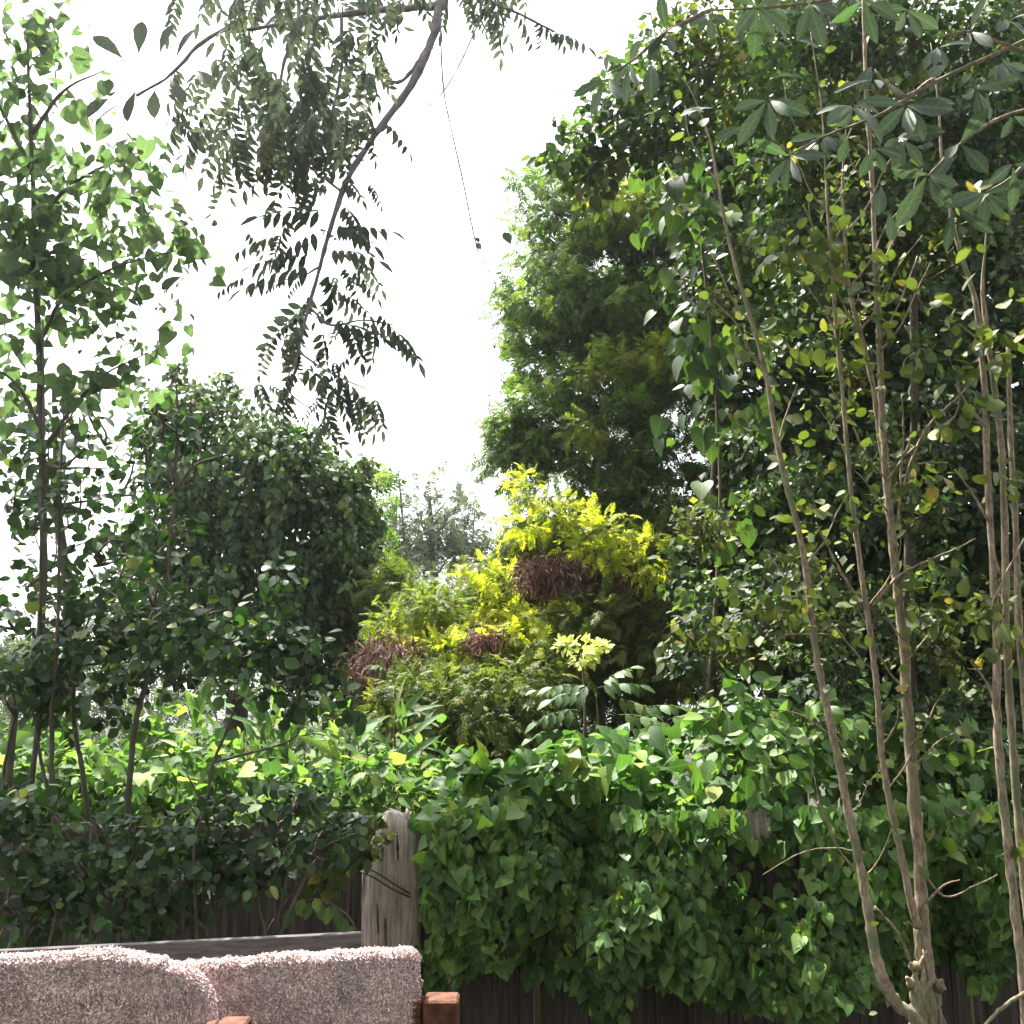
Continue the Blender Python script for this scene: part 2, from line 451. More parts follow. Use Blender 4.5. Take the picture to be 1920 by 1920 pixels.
class Plant:
    def __init__(self, name, base, label, cat, group=None, cap=300, minpx=10, part='leaf'):
        self.base = np.asarray(base, float)
        self.root = empty(name, self.base, label, cat, group)
        self.sets = []
        self.cap, self.minpx, self.part = cap, minpx, part
        PLANTS.append(self)

    def leaves(self, tm, mat, C, A, Nn, S, W=1.0):
        C = np.asarray(C, float)
        A = unit(np.asarray(A, float)); Nn = np.asarray(Nn, float)
        Nn = unit(Nn - A * np.sum(A * Nn, 1, keepdims=True))
        S = np.broadcast_to(np.asarray(S, float), (len(C),)).copy()
        W = np.broadcast_to(np.asarray(W, float), (len(C),)).copy()
        self.sets.append(dict(tm=tm, mat=mat, C=C, A=A, N=Nn, S=S, W=W))

    def stem(self, part, P, R, mat, parent=None, sides=8, per=6, bump=.08, wob=.0, label=None):
        V, T = tube_arrays(P, R, sides, per, bump, wob)
        o = link(part, np_mesh(part, V - self.base, T, None, None, M[mat]), parent or self.root)
        if label: o['label'] = label
        return o

    def pxstem(self, part, pts, wid, Y, mat, **k):
        """pts [(px,py[,dY])], wid widths in photo pixels."""
        P = [at(p[0], p[1], Y + (p[2] if len(p) > 2 else 0)) for p in pts]
        wid = np.interp(np.linspace(0, 1, len(P)), np.linspace(0, 1, len(wid)), wid)
        return self.stem(part, P, [w * .5 * mpp(p) for w, p in zip(wid, P)], mat, **k)

    def twigs(self, part, segs, mat, parent=None, sides=4):
        """many fine twigs joined: too thin and many to pick apart."""
        Vs, Ts, o = [], [], 0
        for P, R in segs:
            V, T = tube_arrays(P, R, sides, 3, .05)
            Vs.append(V); Ts.append(T + o); o += len(V)
        ob = link(part, np_mesh(part, np.vstack(Vs) - self.base, np.vstack(Ts), None, None, M[mat]), parent or self.root)
        ob['kind'] = 'stuff'
        return ob

    def blob(self, tm, mat, spec, leaf, cov=3.0, per=22, csize=.28, W=1.0, droop=.5, out=.7, up=.7, spread=.5, shell=.5, var=.3, twig=None, parent=None, nfront=.35):
        """Leaves in clumps through an ellipsoid seen at (px,py) with pixel radii rx,ry at depth Y, depth radius rd (m)."""
        px, py, rx, ry, Y, rd = spec
        c = at(px, py, Y); k = mpp(c)
        R = np.array([rx * k, rd, ry * k])
        ls = leaf * k
        n = int(cov * math.pi * rx * ry / (.5 * TM_AREA[tm] * W * leaf * leaf)) + 3
        nc = max(3, int(n / (per * 1.7)))
        u = unit(rng.normal(size=(nc, 3))) * (rng.random((nc, 1)) ** shell)
        cl = c + u * R
        ci = rng.integers(0, nc, n)
        sg = csize * .85 * min(R[0], R[2]) + ls * .4
        P = cl[ci] + np.clip(rng.normal(size=(n, 3)), -1.9, 1.9) * np.array([sg, sg * .9, sg * .6])
        o = unit((P - c) / (R * R))
        A = o * out + np.array([0, 0, -droop]) + rng.normal(size=(n, 3)) * spread
        Nn = np.array([0, -nfront, up]) + o * .5 + rng.normal(size=(n, 3)) * spread * .9
        S = ls * np.clip(1 + var * rng.normal(size=n), .45, 1.55)
        self.leaves(tm, mat, P, A, Nn, S, W)
        if twig:
            segs = []
            org = c + np.array([0, 0, -R[2] * .6])
            for q in cl[:twig]:
                mid = (q + org) / 2 + rng.normal(size=3) * .15 * R
                segs.append(([org, mid, q, q + (q - mid) * .5], [3.2 * k, 2.2 * k, 1.4 * k, .6 * k]))
            self.twigs('twigs', segs, 'twig', parent)

    def whorl(self, tm, mat, c, d, n, size, W=1.0, open_=1.0, droop=.2):
        c = np.asarray(c, float); d = unit(np.asarray(d, float))
        a = unit(np.cross(d, np.array([.3, .5, .81]))); b = np.cross(d, a)
        th = np.arange(n) * 2 * math.pi / n + rng.random() * 6 + rng.normal(size=n) * .25
        ra = a[None] * np.cos(th)[:, None] + b[None] * np.sin(th)[:, None]
        A = d[None] * (1.1 - open_) + ra * open_ + np.array([0, 0, -droop]) + rng.normal(size=(n, 3)) * .15
        Nn = d[None] * 1.0 - ra * .2 + rng.normal(size=(n, 3)) * .25
        self.leaves(tm, mat, np.repeat(c[None], n, 0) + ra * size * .05, A, Nn, size * rng.uniform(.7, 1.15, n), W)


def finish_plants():
    allC, allS, own = [], [], []
    for i, p in enumerate(PLANTS):
        for j, s in enumerate(p.sets):
            allC.append(s['C'] + s['A'] * s['S'][:, None] * .5); allS.append(s['S']); own.append(np.full(len(s['S']), i * 1000 + j))
    C = np.vstack(allC); S = np.concatenate(allS); own = np.concatenate(own)
    u, v, z = project(C)
    pxs = S * FPX / np.maximum(z, .1)
    ok = (z > .2) & (u > 0) & (u < 1920) & (v > 0) & (v < 1920)
    cell = 9
    cx = np.clip((u // cell).astype(int), 0, 214); cyy = np.clip((v // cell).astype(int), 0, 214)
    key = cx * 215 + cyy
    zz = np.where(ok, z, 1e9)
    near = np.full(215 * 215, 1e9)
    np.minimum.at(near, key, zz)
    near = near.reshape(215, 215)
    vis = ok & (zz <= near[cx, cyy] + .10)
    tot = 0
    for i, p in enumerate(PLANTS):
        cand = []
        off = {}
        for j, s in enumerate(p.sets):
            m = np.nonzero(own == i * 1000 + j)[0]
            off[j] = m
            good = m[vis[m] & (pxs[m] >= p.minpx)]
            cand += [(pxs[g], j, g - m[0]) for g in good]
        cand.sort(reverse=True)
        chosen = {}
        for _, j, q in cand[:p.cap]:
            chosen.setdefault(j, []).append(q)
        Vs, Ts, Us, tints, mats, o = [], [], [], [], [], 0
        bymat = {}
        for j, s in enumerate(p.sets):
            v, t, uv = TM[s['tm']]
            side = np.cross(s['A'], s['N'])
            pick = np.zeros(len(s['S']), bool)
            if j in chosen: pick[chosen[j]] = True
            me = leaf_mesh(s['tm'], s['mat']) if pick.any() else None
            for q in np.nonzero(pick)[0]:
                k = s['S'][q]; a = side[q] * k * s['W'][q]; b = s['A'][q] * k; c = s['N'][q] * k; d = s['C'][q] - p.base
                ob = bpy.data.objects.new(s.get('part', p.part), me)
                ob.parent = p.root
                ob.matrix_basis = Matrix(((a[0], b[0], c[0], d[0]), (a[1], b[1], c[1], d[1]), (a[2], b[2], c[2], d[2]), (0, 0, 0, 1)))
                COL.objects.link(ob)
                tot += 1
            pxm = float(np.median(pxs[off[j]]))
            if s['tm'] in LOD8: v, t, uv = (LOD4 if pxm < 19 or s['C'][:, 1].mean() < 0 else LOD8)[s['tm']]
            r = ~pick
            if not r.any(): continue
            k = s['S'][r][:, None, None]
            V = (s['C'][r] - p.base)[:, None, :] + k * (v[None, :, 0, None] * s['W'][r][:, None, None] * side[r][:, None, :]
                 + v[None, :, 1, None] * s['A'][r][:, None, :] + v[None, :, 2, None] * s['N'][r][:, None, :])
            nl = int(r.sum())
            T = t[None] + (np.arange(nl) * len(v))[:, None, None]
            e = bymat.setdefault(s['mat'], [[], [], [], [], 0])
            e[0].append(V.reshape(-1, 3)); e[1].append(T.reshape(-1, 3) + e[4]); e[2].append(np.tile(uv, (nl, 1)))
            e[3].append(np.repeat(rng.random(nl), len(v))); e[4] += nl * len(v)
        for mat, e in bymat.items():
            ob = link('foliage', np_mesh('foliage', np.vstack(e[0]), np.vstack(e[1]), np.concatenate(e[3]), np.vstack(e[2]), M[mat]), p.root)
            ob['kind'] = 'stuff'
    print('leaf parts', tot, 'all leaves', len(S), 'tris', sum(len(m.polygons) for m in bpy.data.meshes))

# ------------------------------------------------------------------ ground and hill
def noise2(x, y, seed=0, oct_=4, f=1.0):
    r = np.random.default_rng(seed)
    z = np.zeros(np.broadcast(x, y).shape)
    for o in range(oct_):
        for _ in range(3):
            a = r.random() * 6.28; k = f * 2 ** o
            z += np.sin((x * math.cos(a) + y * math.sin(a)) * k + r.random() * 6.28) / (2 ** o) / 3
    return z


def soil_mat():
    m = bpy.data.materials.new('soil')
    t, N, L = nodes(m)
    tc = N('ShaderNodeTexCoord')
    nz = N('ShaderNodeTexNoise'); nz.inputs['Scale'].default_value = 3; nz.inputs['Detail'].default_value = 9
    L(tc.outputs['Object'], nz.inputs['Vector'])
    rp = N('ShaderNodeValToRGB')
    rp.color_ramp.elements[0].position = .35; rp.color_ramp.elements[0].color = (.015, .024, .010, 1)
    rp.color_ramp.elements[1].position = .7; rp.color_ramp.elements[1].color = (.04, .036, .022, 1)
    L(nz.outputs[0], rp.inputs[0])
    pb = N('ShaderNodeBsdfPrincipled'); pb.inputs['Roughness'].default_value = .95
    L(rp.outputs[0], pb.inputs['Base Color'])
    bp = N('ShaderNodeBump'); bp.inputs['Strength'].default_value = .8; bp.inputs['Distance'].default_value = .05
    L(nz.outputs[0], bp.inputs['Height']); L(bp.outputs[0], pb.inputs['Normal'])
    out = N('ShaderNodeOutputMaterial'); L(pb.outputs[0], out.inputs['Surface'])
    return m


def terrain_z(x, y):
    return 0.9 * np.clip((y - 4.6) / 4.0, 0, 1) ** 1.3 + 0.4 * np.clip((y - 9) / 20, 0, 1)


xs = np.concatenate([np.linspace(-400, -20, 12), np.linspace(-16, 16, 70), np.linspace(20, 400, 12)])
ys = np.concatenate([[-60, -20], np.linspace(-4, 20, 70), np.linspace(26, 900, 20)])
gx, gy = np.meshgrid(xs, ys)
gz = terrain_z(gx, gy) + .04 * noise2(gx, gy, 3, 3, 1.5)
nx, ny = len(xs), len(ys)
ii = (np.arange(ny - 1)[:, None] * nx + np.arange(nx - 1)[None]).ravel()
gq = np.stack([ii, ii + 1, ii + nx + 1, ii + nx], 1)
SOIL = soil_mat()
g = link('ground', np_mesh('ground', np.stack([gx.ravel(), gy.ravel(), gz.ravel()], 1), np.vstack([gq[:, [0, 1, 2]], gq[:, [0, 2, 3]]]), None, None, SOIL))
tag(g, 'bare shaded soil of the yard rising behind the fence', None, None, 'structure')


# ------------------------------------------------------------------ boxes and boards
def board_arrays(x0, x1, y0, y1, z0, z1, nz_=6, jit=.0, dog=0.0):
    """A board standing in z, split along its length so that its edges can be uneven."""
    rings = []
    for i in range(nz_ + 1):
        f = i / nz_
        z = z0 + (z1 - z0) * f
        j = rng.normal(size=4) * jit
        rings.append([(x0 + j[0], y0 + j[1], z), (x1 + j[2], y0 + j[1], z), (x1 + j[2], y1 + j[3], z), (x0 + j[0], y1 + j[3], z)])
    if dog > 0:
        d = dog
        rings[-1] = [(x0, y0, z1 - d), (x1, y0, z1 - d), (x1, y1, z1 - d), (x0, y1, z1 - d)]
        rings.append([(x0 + d, y0, z1), (x1 - d, y0, z1), (x1 - d, y1, z1), (x0 + d, y1, z1)])
    V = np.array(rings, float).reshape(-1, 3)
    n = len(rings)
    Q = []
    for i in range(n - 1):
        for k in range(4):
            k2 = (k + 1) % 4
            Q.append((i * 4 + k, i * 4 + k2, i * 4 + 4 + k2, i * 4 + 4 + k))
    Q.append((3, 2, 1, 0)); b = (n - 1) * 4; Q.append((b, b + 1, b + 2, b + 3))
    Q = np.array(Q)
    return V, Q


def board(name, dims, mat, parent, base=(0, 0, 0), bevel=.004, **k):
    V, Q = board_arrays(*dims, **k)
    me = np_mesh(name, V - np.asarray(base), Q, None, None, mat, smooth=False)
    o = link(name, me, parent)
    if bevel:
        bv = o.modifiers.new('bevel', 'BEVEL'); bv.width = bevel; bv.segments = 1; bv.limit_method = 'ANGLE'
    return o


# ------------------------------------------------------------------ fence
FY = 4.2
FENCEW = wood_mat('weathered_fence_wood', (.008, .0065, .006), (.11, .092, .078), (30, 30, 1.3), .92, .9)
POSTW = wood_mat('pale_weathered_wood', (.24, .175, .16), (.88, .76, .70), (38, 38, 2.6), .9, .9, None, .012)
fbase = np.array([0, FY, 0.0])
fence = empty('wooden_fence', fbase, 'dark weathered board fence running behind the rugs and under the climbing vine', 'fence')
x = -3.6
while x < 3.9:
    w = .125 + random.uniform(-.01, .012)
    top = float(at(960, 1545 if x < -.4 else 1528, FY)[2]) + random.uniform(-.02, .02)
    dy = random.uniform(-.006, .006)
    board('picket', (x, x + w, FY + dy, FY + .02 + dy, .02, top), FENCEW, fence, fbase, .002, nz_=7, jit=.0022, dog=.022)
    x += w + random.uniform(.0005, .003)
for zr in (.35, 1.05):
    board('rail', (-3.6, 3.9, FY + .032, FY + .07, zr, zr + .085), FENCEW, fence, fbase, .004, nz_=1)

# the pale split post: a tapered slab with cracks cut down its face
def rough_post(pl, pr, tops, Y, depth, name, label):
    """pl, pr: photo x of left and right edge at each row of tops."""
    NS, NA = len(tops), 26
    V = []
    for (row, xl, xr) in tops:
        a = at(xl, row, Y); b = at(xr, row, Y)
        c = (a + b) / 2; hw = (b[0] - a[0]) / 2
        for k in range(NA):
            th = 2 * math.pi * k / NA
            sx = math.copysign(abs(math.cos(th)) ** .45, math.cos(th)); sy = math.copysign(abs(math.sin(th)) ** .6, math.sin(th))
            V.append((c[0] + hw * sx, Y + depth * .5 * sy + depth * .5, c[2]))
    V = np.array(V).reshape(NS, NA, 3)
    # crack pattern: columns pushed in over part of the height
    for k in range(NA):
        th = 2 * math.pi * k / NA
        if math.sin(th) < .1:
            ph = random.random() * 9
            amp = random.choice([.0, .004, .007, .016])
            for i in range(NS):
                V[i, k, 1] += amp * (math.sin(i * .7 + ph) * .5 + .5) + random.uniform(-.002, .003)
                V[i, k, 0] += random.uniform(-.0025, .0025)
    V[-1, :, 2] += rng.normal(size=NA) * .012; V[-2, :, 2] += rng.normal(size=NA) * .004
    V = V.reshape(-1, 3)
    i = np.arange(NS - 1)[:, None] * NA; j = np.arange(NA)[None]; j2 = (j + 1) % NA
    q = np.stack([i + j, i + j2, i + NA + j2, i + NA + j], -1).reshape(-1, 4)
    T = np.vstack([q[:, [0, 2, 1]], q[:, [0, 3, 2]]])
    cap = np.array([((NS - 1) * NA, (NS - 1) * NA + k + 1, (NS - 1) * NA + k) for k in range(1, NA - 1)])
    T = np.vstack([T, cap])[:, ::-1]
    o = link(name, np_mesh(name, V - fbase, T, None, None, POSTW, True), fence)
    o['label'] = label
    return o


tp = []
for i in range(34):
    f = i / 33
    row = 2300 + (1530 - 2300) * f
    if row > 1760: xl, xr = 674, 786
    else:
        g_ = (1760 - row) / 230
        xl = np.interp(g_, [0, .55, .75, .9, 1], [674, 676, 690, 706, 718]); xr = np.interp(g_, [0, .5, .9, 1], [786, 782, 774, 766])
    tp.append((row, xl, xr))
post = rough_post(None, None, tp, 4.02, .11, 'post', 'pale cracked post with a tapered broken top')
# two rusty wires across it
for dr in (0, 12):
    P = [at(676, 1622 + dr, 3.995), at(705, 1636 + dr, 3.99), at(735, 1655 + dr, 3.995), at(768, 1676 + dr * .5, 4.0)]
    V, T = tube_arrays(P, [.0035, .0035, .004], 5, 4, .1)
    link('wire', np_mesh('wire', V - fbase, T, None, None, M['darkbark']), post)
for (px_, r0, r1) in ((707, 1694, 1752), (722, 1722, 1775), (744, 1560, 1612), (716, 1580, 1606)):
    V, T = tube_arrays([at(px_, r0, 4.017), at(px_ + 1, (r0 + r1) / 2, 4.016), at(px_ + 2, r1, 4.017)], [.002, .005, .003], 5, 4, .15)
    link('crack', np_mesh('crack', V - fbase, T, None, None, M['darkbark']), post)
tp = []
for i in range(12):
    row = 1600 + (1518 - 1600) * i / 11
    tp.append((row, 1400 - (0 if i < 11 else -6), 1450 - (0 if i < 11 else 6)))
rough_post(None, None, tp, 4.13, .06, 'post', 'short post end showing pale between vine leaves')

# ------------------------------------------------------------------ shag rugs and the wooden frame that carries them
REDW = wood_mat('red_brown_wood', (.035, .013, .008), (.17, .065, .036), (14, 14, 14), .7, .6)
GREYW = wood_mat('grey_plank_wood', (.05, .046, .048), (.14, .13, .133), (3, 40, 40), .85, .4)


def rug_mat(name, seed):
    m = bpy.data.materials.new(name)
    t, N, L = nodes(m)
    tc = N('ShaderNodeTexCoord')
    n1 = N('ShaderNodeTexNoise'); n1.inputs['Scale'].default_value = 8; n1.inputs['Detail'].default_value = 3
    mp = N('ShaderNodeMapping'); mp.inputs['Location'].default_value = (seed, seed * .7, 0)
    L(tc.outputs['Object'], mp.inputs['Vector']); L(mp.outputs[0], n1.inputs['Vector'])
    r1 = N('ShaderNodeValToRGB')
    for p, c in ((.62, (.84, .62, .60)),): e = r1.color_ramp.elements.new(p); e.color = (*c, 1)
    r1.color_ramp.elements[0].position = .33; r1.color_ramp.elements[0].color = (.66, .52, .515, 1)
    r1.color_ramp.elements[-1].position = .75; r1.color_ramp.elements[-1].color = (.76, .585, .62, 1)
    L(n1.outputs[0], r1.inputs[0])
    at_ = N('ShaderNodeAttribute'); at_.attribute_name = 'tint'
    r2 = N('ShaderNodeMapRange'); r2.inputs[3].default_value = .45; r2.inputs[4].default_value = 1.5
    L(at_.outputs['Fac'], r2.inputs[0])
    mm = N('ShaderNodeMix'); mm.data_type = 'RGBA'; mm.blend_type = 'MULTIPLY'; mm.inputs[0].default_value = 1
    L(r1.outputs[0], mm.inputs[6]); L(r2.outputs[0], mm.inputs[7])
    pb = N('ShaderNodeBsdfPrincipled'); pb.inputs['Roughness'].default_value = .9; pb.inputs['Specular IOR Level'].default_value = .15
    pb.inputs['Sheen Weight'].default_value = .3
    L(mm.outputs[2], pb.inputs['Base Color'])
    out = N('ShaderNodeOutputMaterial'); L(pb.outputs[0], out.inputs['Surface'])
    return m


def make_rug(edge, Yl, Yr, seed, label, ntuft, thick=.05):
    ntuft = int(ntuft * 1.9)
    """edge: photo points along the top edge; the pile hangs in front, rolls over the top and hangs behind."""
    e = np.array(edge, float)
    fine = [e[0]]
    for a, b in zip(e[:-1], e[1:]):
        n = max(1, int(np.hypot(*(b - a)) / 14))
        fine += [a + (b - a) * k / n for k in range(1, n + 1)]
    e = np.array(fine)
    f = (e[:, 0] - e[0, 0]) / (e[-1, 0] - e[0, 0])
    P = np.array([at(px, py, Yl + (Yr - Yl) * ff) for (px, py), ff in zip(e, f)])
    r = thick / 2
    prof = [(0, -1.25), (0, -.9), (0, -.6), (0, -.4), (0, -.3), (0, -.22), (0, -.15), (0, -.1), (0, -.05)]
    for k in range(1, 7):
        a = math.pi * k / 6
        prof.append((r - r * math.cos(a), r * math.sin(a)))
    prof += [(2 * r, -.06), (2 * r, -.2), (2 * r, -.45), (2 * r, -.8)]
    prof = np.array(prof)
    nP, nC = len(prof), len(P)
    wav = .002 * noise2(np.arange(nC)[:, None] * .35, np.arange(nP)[None] * .6, seed, 3, 1.0)
    V = np.empty((nC, nP, 3))
    V[:, :, 0] = P[:, None, 0]
    V[:, :, 1] = P[:, None, 1] + prof[None, :, 0] + wav
    V[:, :, 2] = P[:, None, 2] - r + prof[None, :, 1]
    V[:, :, 2] = np.maximum(V[:, :, 2], .03)
    i = np.arange(nC - 1)[:, None] * nP; j = np.arange(nP - 1)[None]
    q = np.stack([i + j, i + nP + j, i + nP + j + 1, i + j + 1], -1).reshape(-1, 4)
    base = V.reshape(-1, 3).mean(0); base[2] = .03
    root = empty('shag_rug', base, label, 'rug', 'shag rugs hung over the wooden frames')
    mat = rug_mat('rug_yarn', seed)
    bk = link('backing', np_mesh('backing', V.reshape(-1, 3) - base, q, np.full(nC * nP, .15), None, mat), root)
    sd = bk.modifiers.new('thick', 'SOLIDIFY'); sd.thickness = .006
    # yarn tufts over the front and the roll
    wt = np.ones(nP - 1); wt[:2] = 0; wt[2] = 0; wt[3] = .25; wt[8:15] = 1.7; wt[-3:] = 0.0
    dl = np.linalg.norm(np.diff(prof, axis=0), axis=1) * wt
    cs = np.concatenate([[0], np.cumsum(dl)])
    s = rng.random(ntuft) * cs[-1]
    jj = np.clip(np.searchsorted(cs, s) - 1, 0, nP - 2); fj = (s - cs[jj]) / np.maximum(dl[jj], 1e-6)
    seg = np.linalg.norm(np.diff(P, axis=0), axis=1); cc = np.concatenate([[0], np.cumsum(seg)])
    t_ = rng.random(ntuft) * cc[-1]
    # a tenth of the tufts edge the right end
    ii_ = np.clip(np.searchsorted(cc, t_) - 1, 0, nC - 2); fi = (t_ - cc[ii_]) / seg[ii_]
    def S(a, b): return V[a, b]
    p = (S(ii_, jj) * ((1 - fi) * (1 - fj))[:, None] + S(ii_ + 1, jj) * (fi * (1 - fj))[:, None] + S(ii_, jj + 1) * ((1 - fi) * fj)[:, None] + S(ii_ + 1, jj + 1) * (fi * fj)[:, None])
    du = S(ii_ + 1, jj) - S(ii_, jj); dv = S(ii_, jj + 1) - S(ii_, jj)
    nn = unit(np.cross(du, dv))
    edge_m = fi + ii_ > nC - 2.2
    nn[edge_m] = unit(nn[edge_m] + np.array([1.2, 0, 0]))
    comb = noise2(p[:, 0] * 26, p[:, 2] * 26, seed + 4, 3, 1.0) * 2.6
    tang = np.stack([np.sin(comb * 2), np.zeros(ntuft), -np.cos(comb * 2) * .6 - .3], 1) + rng.normal(size=(ntuft, 3)) * .45
    L_ = rng.uniform(.005, .012, ntuft)
    d1 = unit(nn * .6 + tang * .6); d2 = unit(nn * .05 + tang + np.array([0, 0, -.1])); d3 = unit(nn * -.5 + np.cross(tang, nn) * rng.choice([-1, 1], ntuft)[:, None] + rng.normal(size=(ntuft, 3)) * .5)
    p0 = p; p1 = p0 + d1 * (L_ * .4)[:, None]; p2 = p1 + d2 * (L_ * .45)[:, None]; p3 = p2 + d3 * (L_ * .4)[:, None]
    rad = rng.uniform(.0009, .0015, ntuft)
    rings = []
    for c_, dd, rr in ((p0, d1, 1.0), (p1, d2, 1.1), (p2, d3, 1.0), (p3, d3, .5)):
        a = unit(np.cross(dd, nn + rng.normal(size=(ntuft, 3)) * .4))
        rings += [c_ - a * (rad * rr)[:, None], c_ + a * (rad * rr)[:, None]]
    TV = np.stack(rings, 1)
    tt = []
    for s_ in range(3):
        tt += [(s_ * 2, s_ * 2 + 1, s_ * 2 + 3), (s_ * 2, s_ * 2 + 3, s_ * 2 + 2)]
    T = np.array(tt)[None] + (np.arange(ntuft) * 8)[:, None, None]
    o = link('pile', np_mesh('pile', TV.reshape(-1, 3) - base, T.reshape(-1, 3), np.repeat(rng.random(ntuft), 8), None, mat), root)
    o['kind'] = 'stuff'
    return P


RUGL = make_rug([(-190, 1812), (-60, 1801), (0, 1796), (100, 1790), (200, 1786), (255, 1791), (300, 1802), (340, 1818), (368, 1836), (384, 1858), (392, 1885), (396, 1925)], 2.12, 2.26, 3,
                'pinkish grey shag rug with a rounded shoulder, hung nearest at the left', 34000)
RUGR = make_rug([(230, 1822), (330, 1812), (420, 1804), (520, 1796), (640, 1788), (720, 1784), (765, 1784), (779, 1792), (783, 1812)], 2.28, 2.52, 8,
                'pinkish grey shag rug with a square end, hung beside the pale fence post', 38000)


def beam(name, A, B, w, h, mat, parent, base, drop=0.0):
    """A squared timber from A to B (centre line)."""
    A, B = np.asarray(A, float), np.asarray(B, float)
    d = unit(B - A); s = unit(np.cross(d, np.array([0, 0, 1.0]))); u = np.cross(s, d)
    V = np.array([p + s * sx * w / 2 + u * sz * h / 2 for p in (A, B) for sx, sz in ((-1, -1), (1, -1), (1, 1), (-1, 1))])
    Q = np.array([(0, 1, 2, 3), (7, 6, 5, 4), (0, 4, 5, 1), (1, 5, 6, 2), (2, 6, 7, 3), (3, 7, 4, 0)])
    o = link(name, np_mesh(name, V - base, Q[:, ::-1], None, None, mat, False), parent)
    bv = o.modifiers.new('bevel', 'BEVEL'); bv.width = .004; bv.segments = 2
    return o


def rug_frame(P, pxblock, Yb, label, grey):
    l, r, top = pxblock
    a, b = at(l, top, Yb), at(r, top, Yb)
    w = b[0] - a[0]
    cx = (a[0] + b[0]) / 2
    base = np.array([cx, Yb + w / 2, .03])
    root = empty('rug_stand', base, label, 'frame', 'wooden frames that carry the rugs')
    zt = a[2]
    # square post, with a thinner board nailed to its rug side
    board('post', (a[0], b[0], Yb, Yb + w, .03, zt), REDW, root, base, .005, nz_=2)
    board('side_board', (a[0] - .026, a[0] - .003, Yb + .012, Yb + w - .012, .03, zt - .004), REDW, root, base, .003, nz_=2)
    xl = P[0][0] + .02
    board('post', (xl, xl + w, P[0][1] + .055, P[0][1] + .055 + w * .8, .03, P[0][2] - .06), REDW, root, base, .005, nz_=2)
    # rail inside the roll of the rug
    m0, m1 = P[1].copy(), P[-6].copy()
    m0[2] -= .055; m1[2] -= .055; m0[1] += .025; m1[1] += .025
    beam('rail', m0, m1, .03, .06, REDW, root, base)
    if grey:
        k0, k1 = np.array(at(grey[0], grey[1], Yb + .35)), np.array(at(grey[2], grey[3], Yb + .55))
        k0[2] -= .06; k1[2] -= .06
        pl = beam('plank', k0, k1, .03, .11, GREYW, root, base)  # added board, stands in for a grey ghost band over the rugs
        pl['label'] = 'grey plank edge behind the rug'
    return root


rug_frame(RUGR, (793, 859, 1877), 2.5, 'red brown wooden frame whose square post stands at the end of the right rug', (-260, 1790, 678, 1744))
rug_frame(RUGL, (402, 459, 1921), 2.2, 'red brown wooden frame whose post end shows between the two rugs', None)

# ------------------------------------------------------------------ far woods and hedge base
def mass(name, label, xr, rowtop, Y, tm, mat, leaf, n, depth, wave=30):
    """Far foliage that reads as one mass."""
    px = rng.uniform(xr[0], xr[1], n); py0 = np.interp(px, *rowtop) + wave * noise2(px * .02, px * 0 + Y, int(Y), 3, 1.0)
    bot = 1420
    py = py0 + (bot - py0) * rng.random(n) ** 1.3
    P = at_many(px, py, Y + rng.normal(size=n) * depth)
    k = mpp(at(960, 1000, Y))
    A = np.array([0, 0, -.4]) + rng.normal(size=(n, 3)) * .7; Nn = np.array([0, -.4, .7]) + rng.normal(size=(n, 3)) * .6
    A = unit(A); Nn = unit(Nn - A * np.sum(A * Nn, 1, keepdims=True)); S = leaf * k * rng.uniform(.6, 1.4, n)
    v, t, uv = TM[tm]; side = np.cross(A, Nn)
    V = P[:, None] + S[:, None, None] * (v[None, :, 0, None] * side[:, None] + v[None, :, 1, None] * A[:, None] + v[None, :, 2, None] * Nn[:, None])
    T = t[None] + (np.arange(n) * len(v))[:, None, None]
    o = link(name, np_mesh(name, V.reshape(-1, 3), T.reshape(-1, 3), np.repeat(rng.random(n), len(v)), np.tile(uv, (n, 1)), M[mat]))
    return tag(o, label, None, None, 'stuff')


mass('treeline', 'distant hazy woods low behind everything', (-100, 1500), ([-100, 0, 260, 700, 960, 1500], [1150, 1190, 1150, 1090, 1100, 1000]), 16, 'spray', 'far', 34, 5200, 1.2)

# far grey-green tree in the gap
def tree(name, px, row, Y, label, cat, group=None, trunk=None, tw=(30, 12), mat='darkbark', cap=300, minpx=10, part='leaf'):
    b = at(px, row, Y); b[2] = float(terrain_z(np.array(b[0]), np.array(Y)))
    p = Plant(name, b, label, cat, group, cap, minpx, part)
    if trunk:
        pts = [b - np.array([0, 0, .1])] + [at(q[0], q[1], Y + (q[2] if len(q) > 2 else 0)) for q in trunk]
        w = np.interp(np.linspace(0, 1, len(pts)), [0, 1], tw)
        p.trunk = p.stem('trunk', pts, [a * .5 * mpp(q) for a, q in zip(w, pts)], mat, sides=9, wob=.1)
    return p


t = tree('tree', 815, 1250, 20, 'hazy grey green tree far off in the gap of open sky', 'tree', None, [(815, 1150), (812, 1050), (806, 930)], (22, 6), cap=60)
for s in ((760, 990, 60, 90, 20, 1.2), (815, 960, 70, 70, 20.3, 1.2), (870, 1010, 60, 70, 20, 1), (800, 1060, 100, 60, 20, 1.4), (915, 1050, 50, 60, 20.5, 1), (720, 1060, 60, 90, 20, 1)):
    t.blob('spray', 'far', s, 22, 1.25, 7, .22, out=.6, droop=-.2, spread=.7, twig=4)

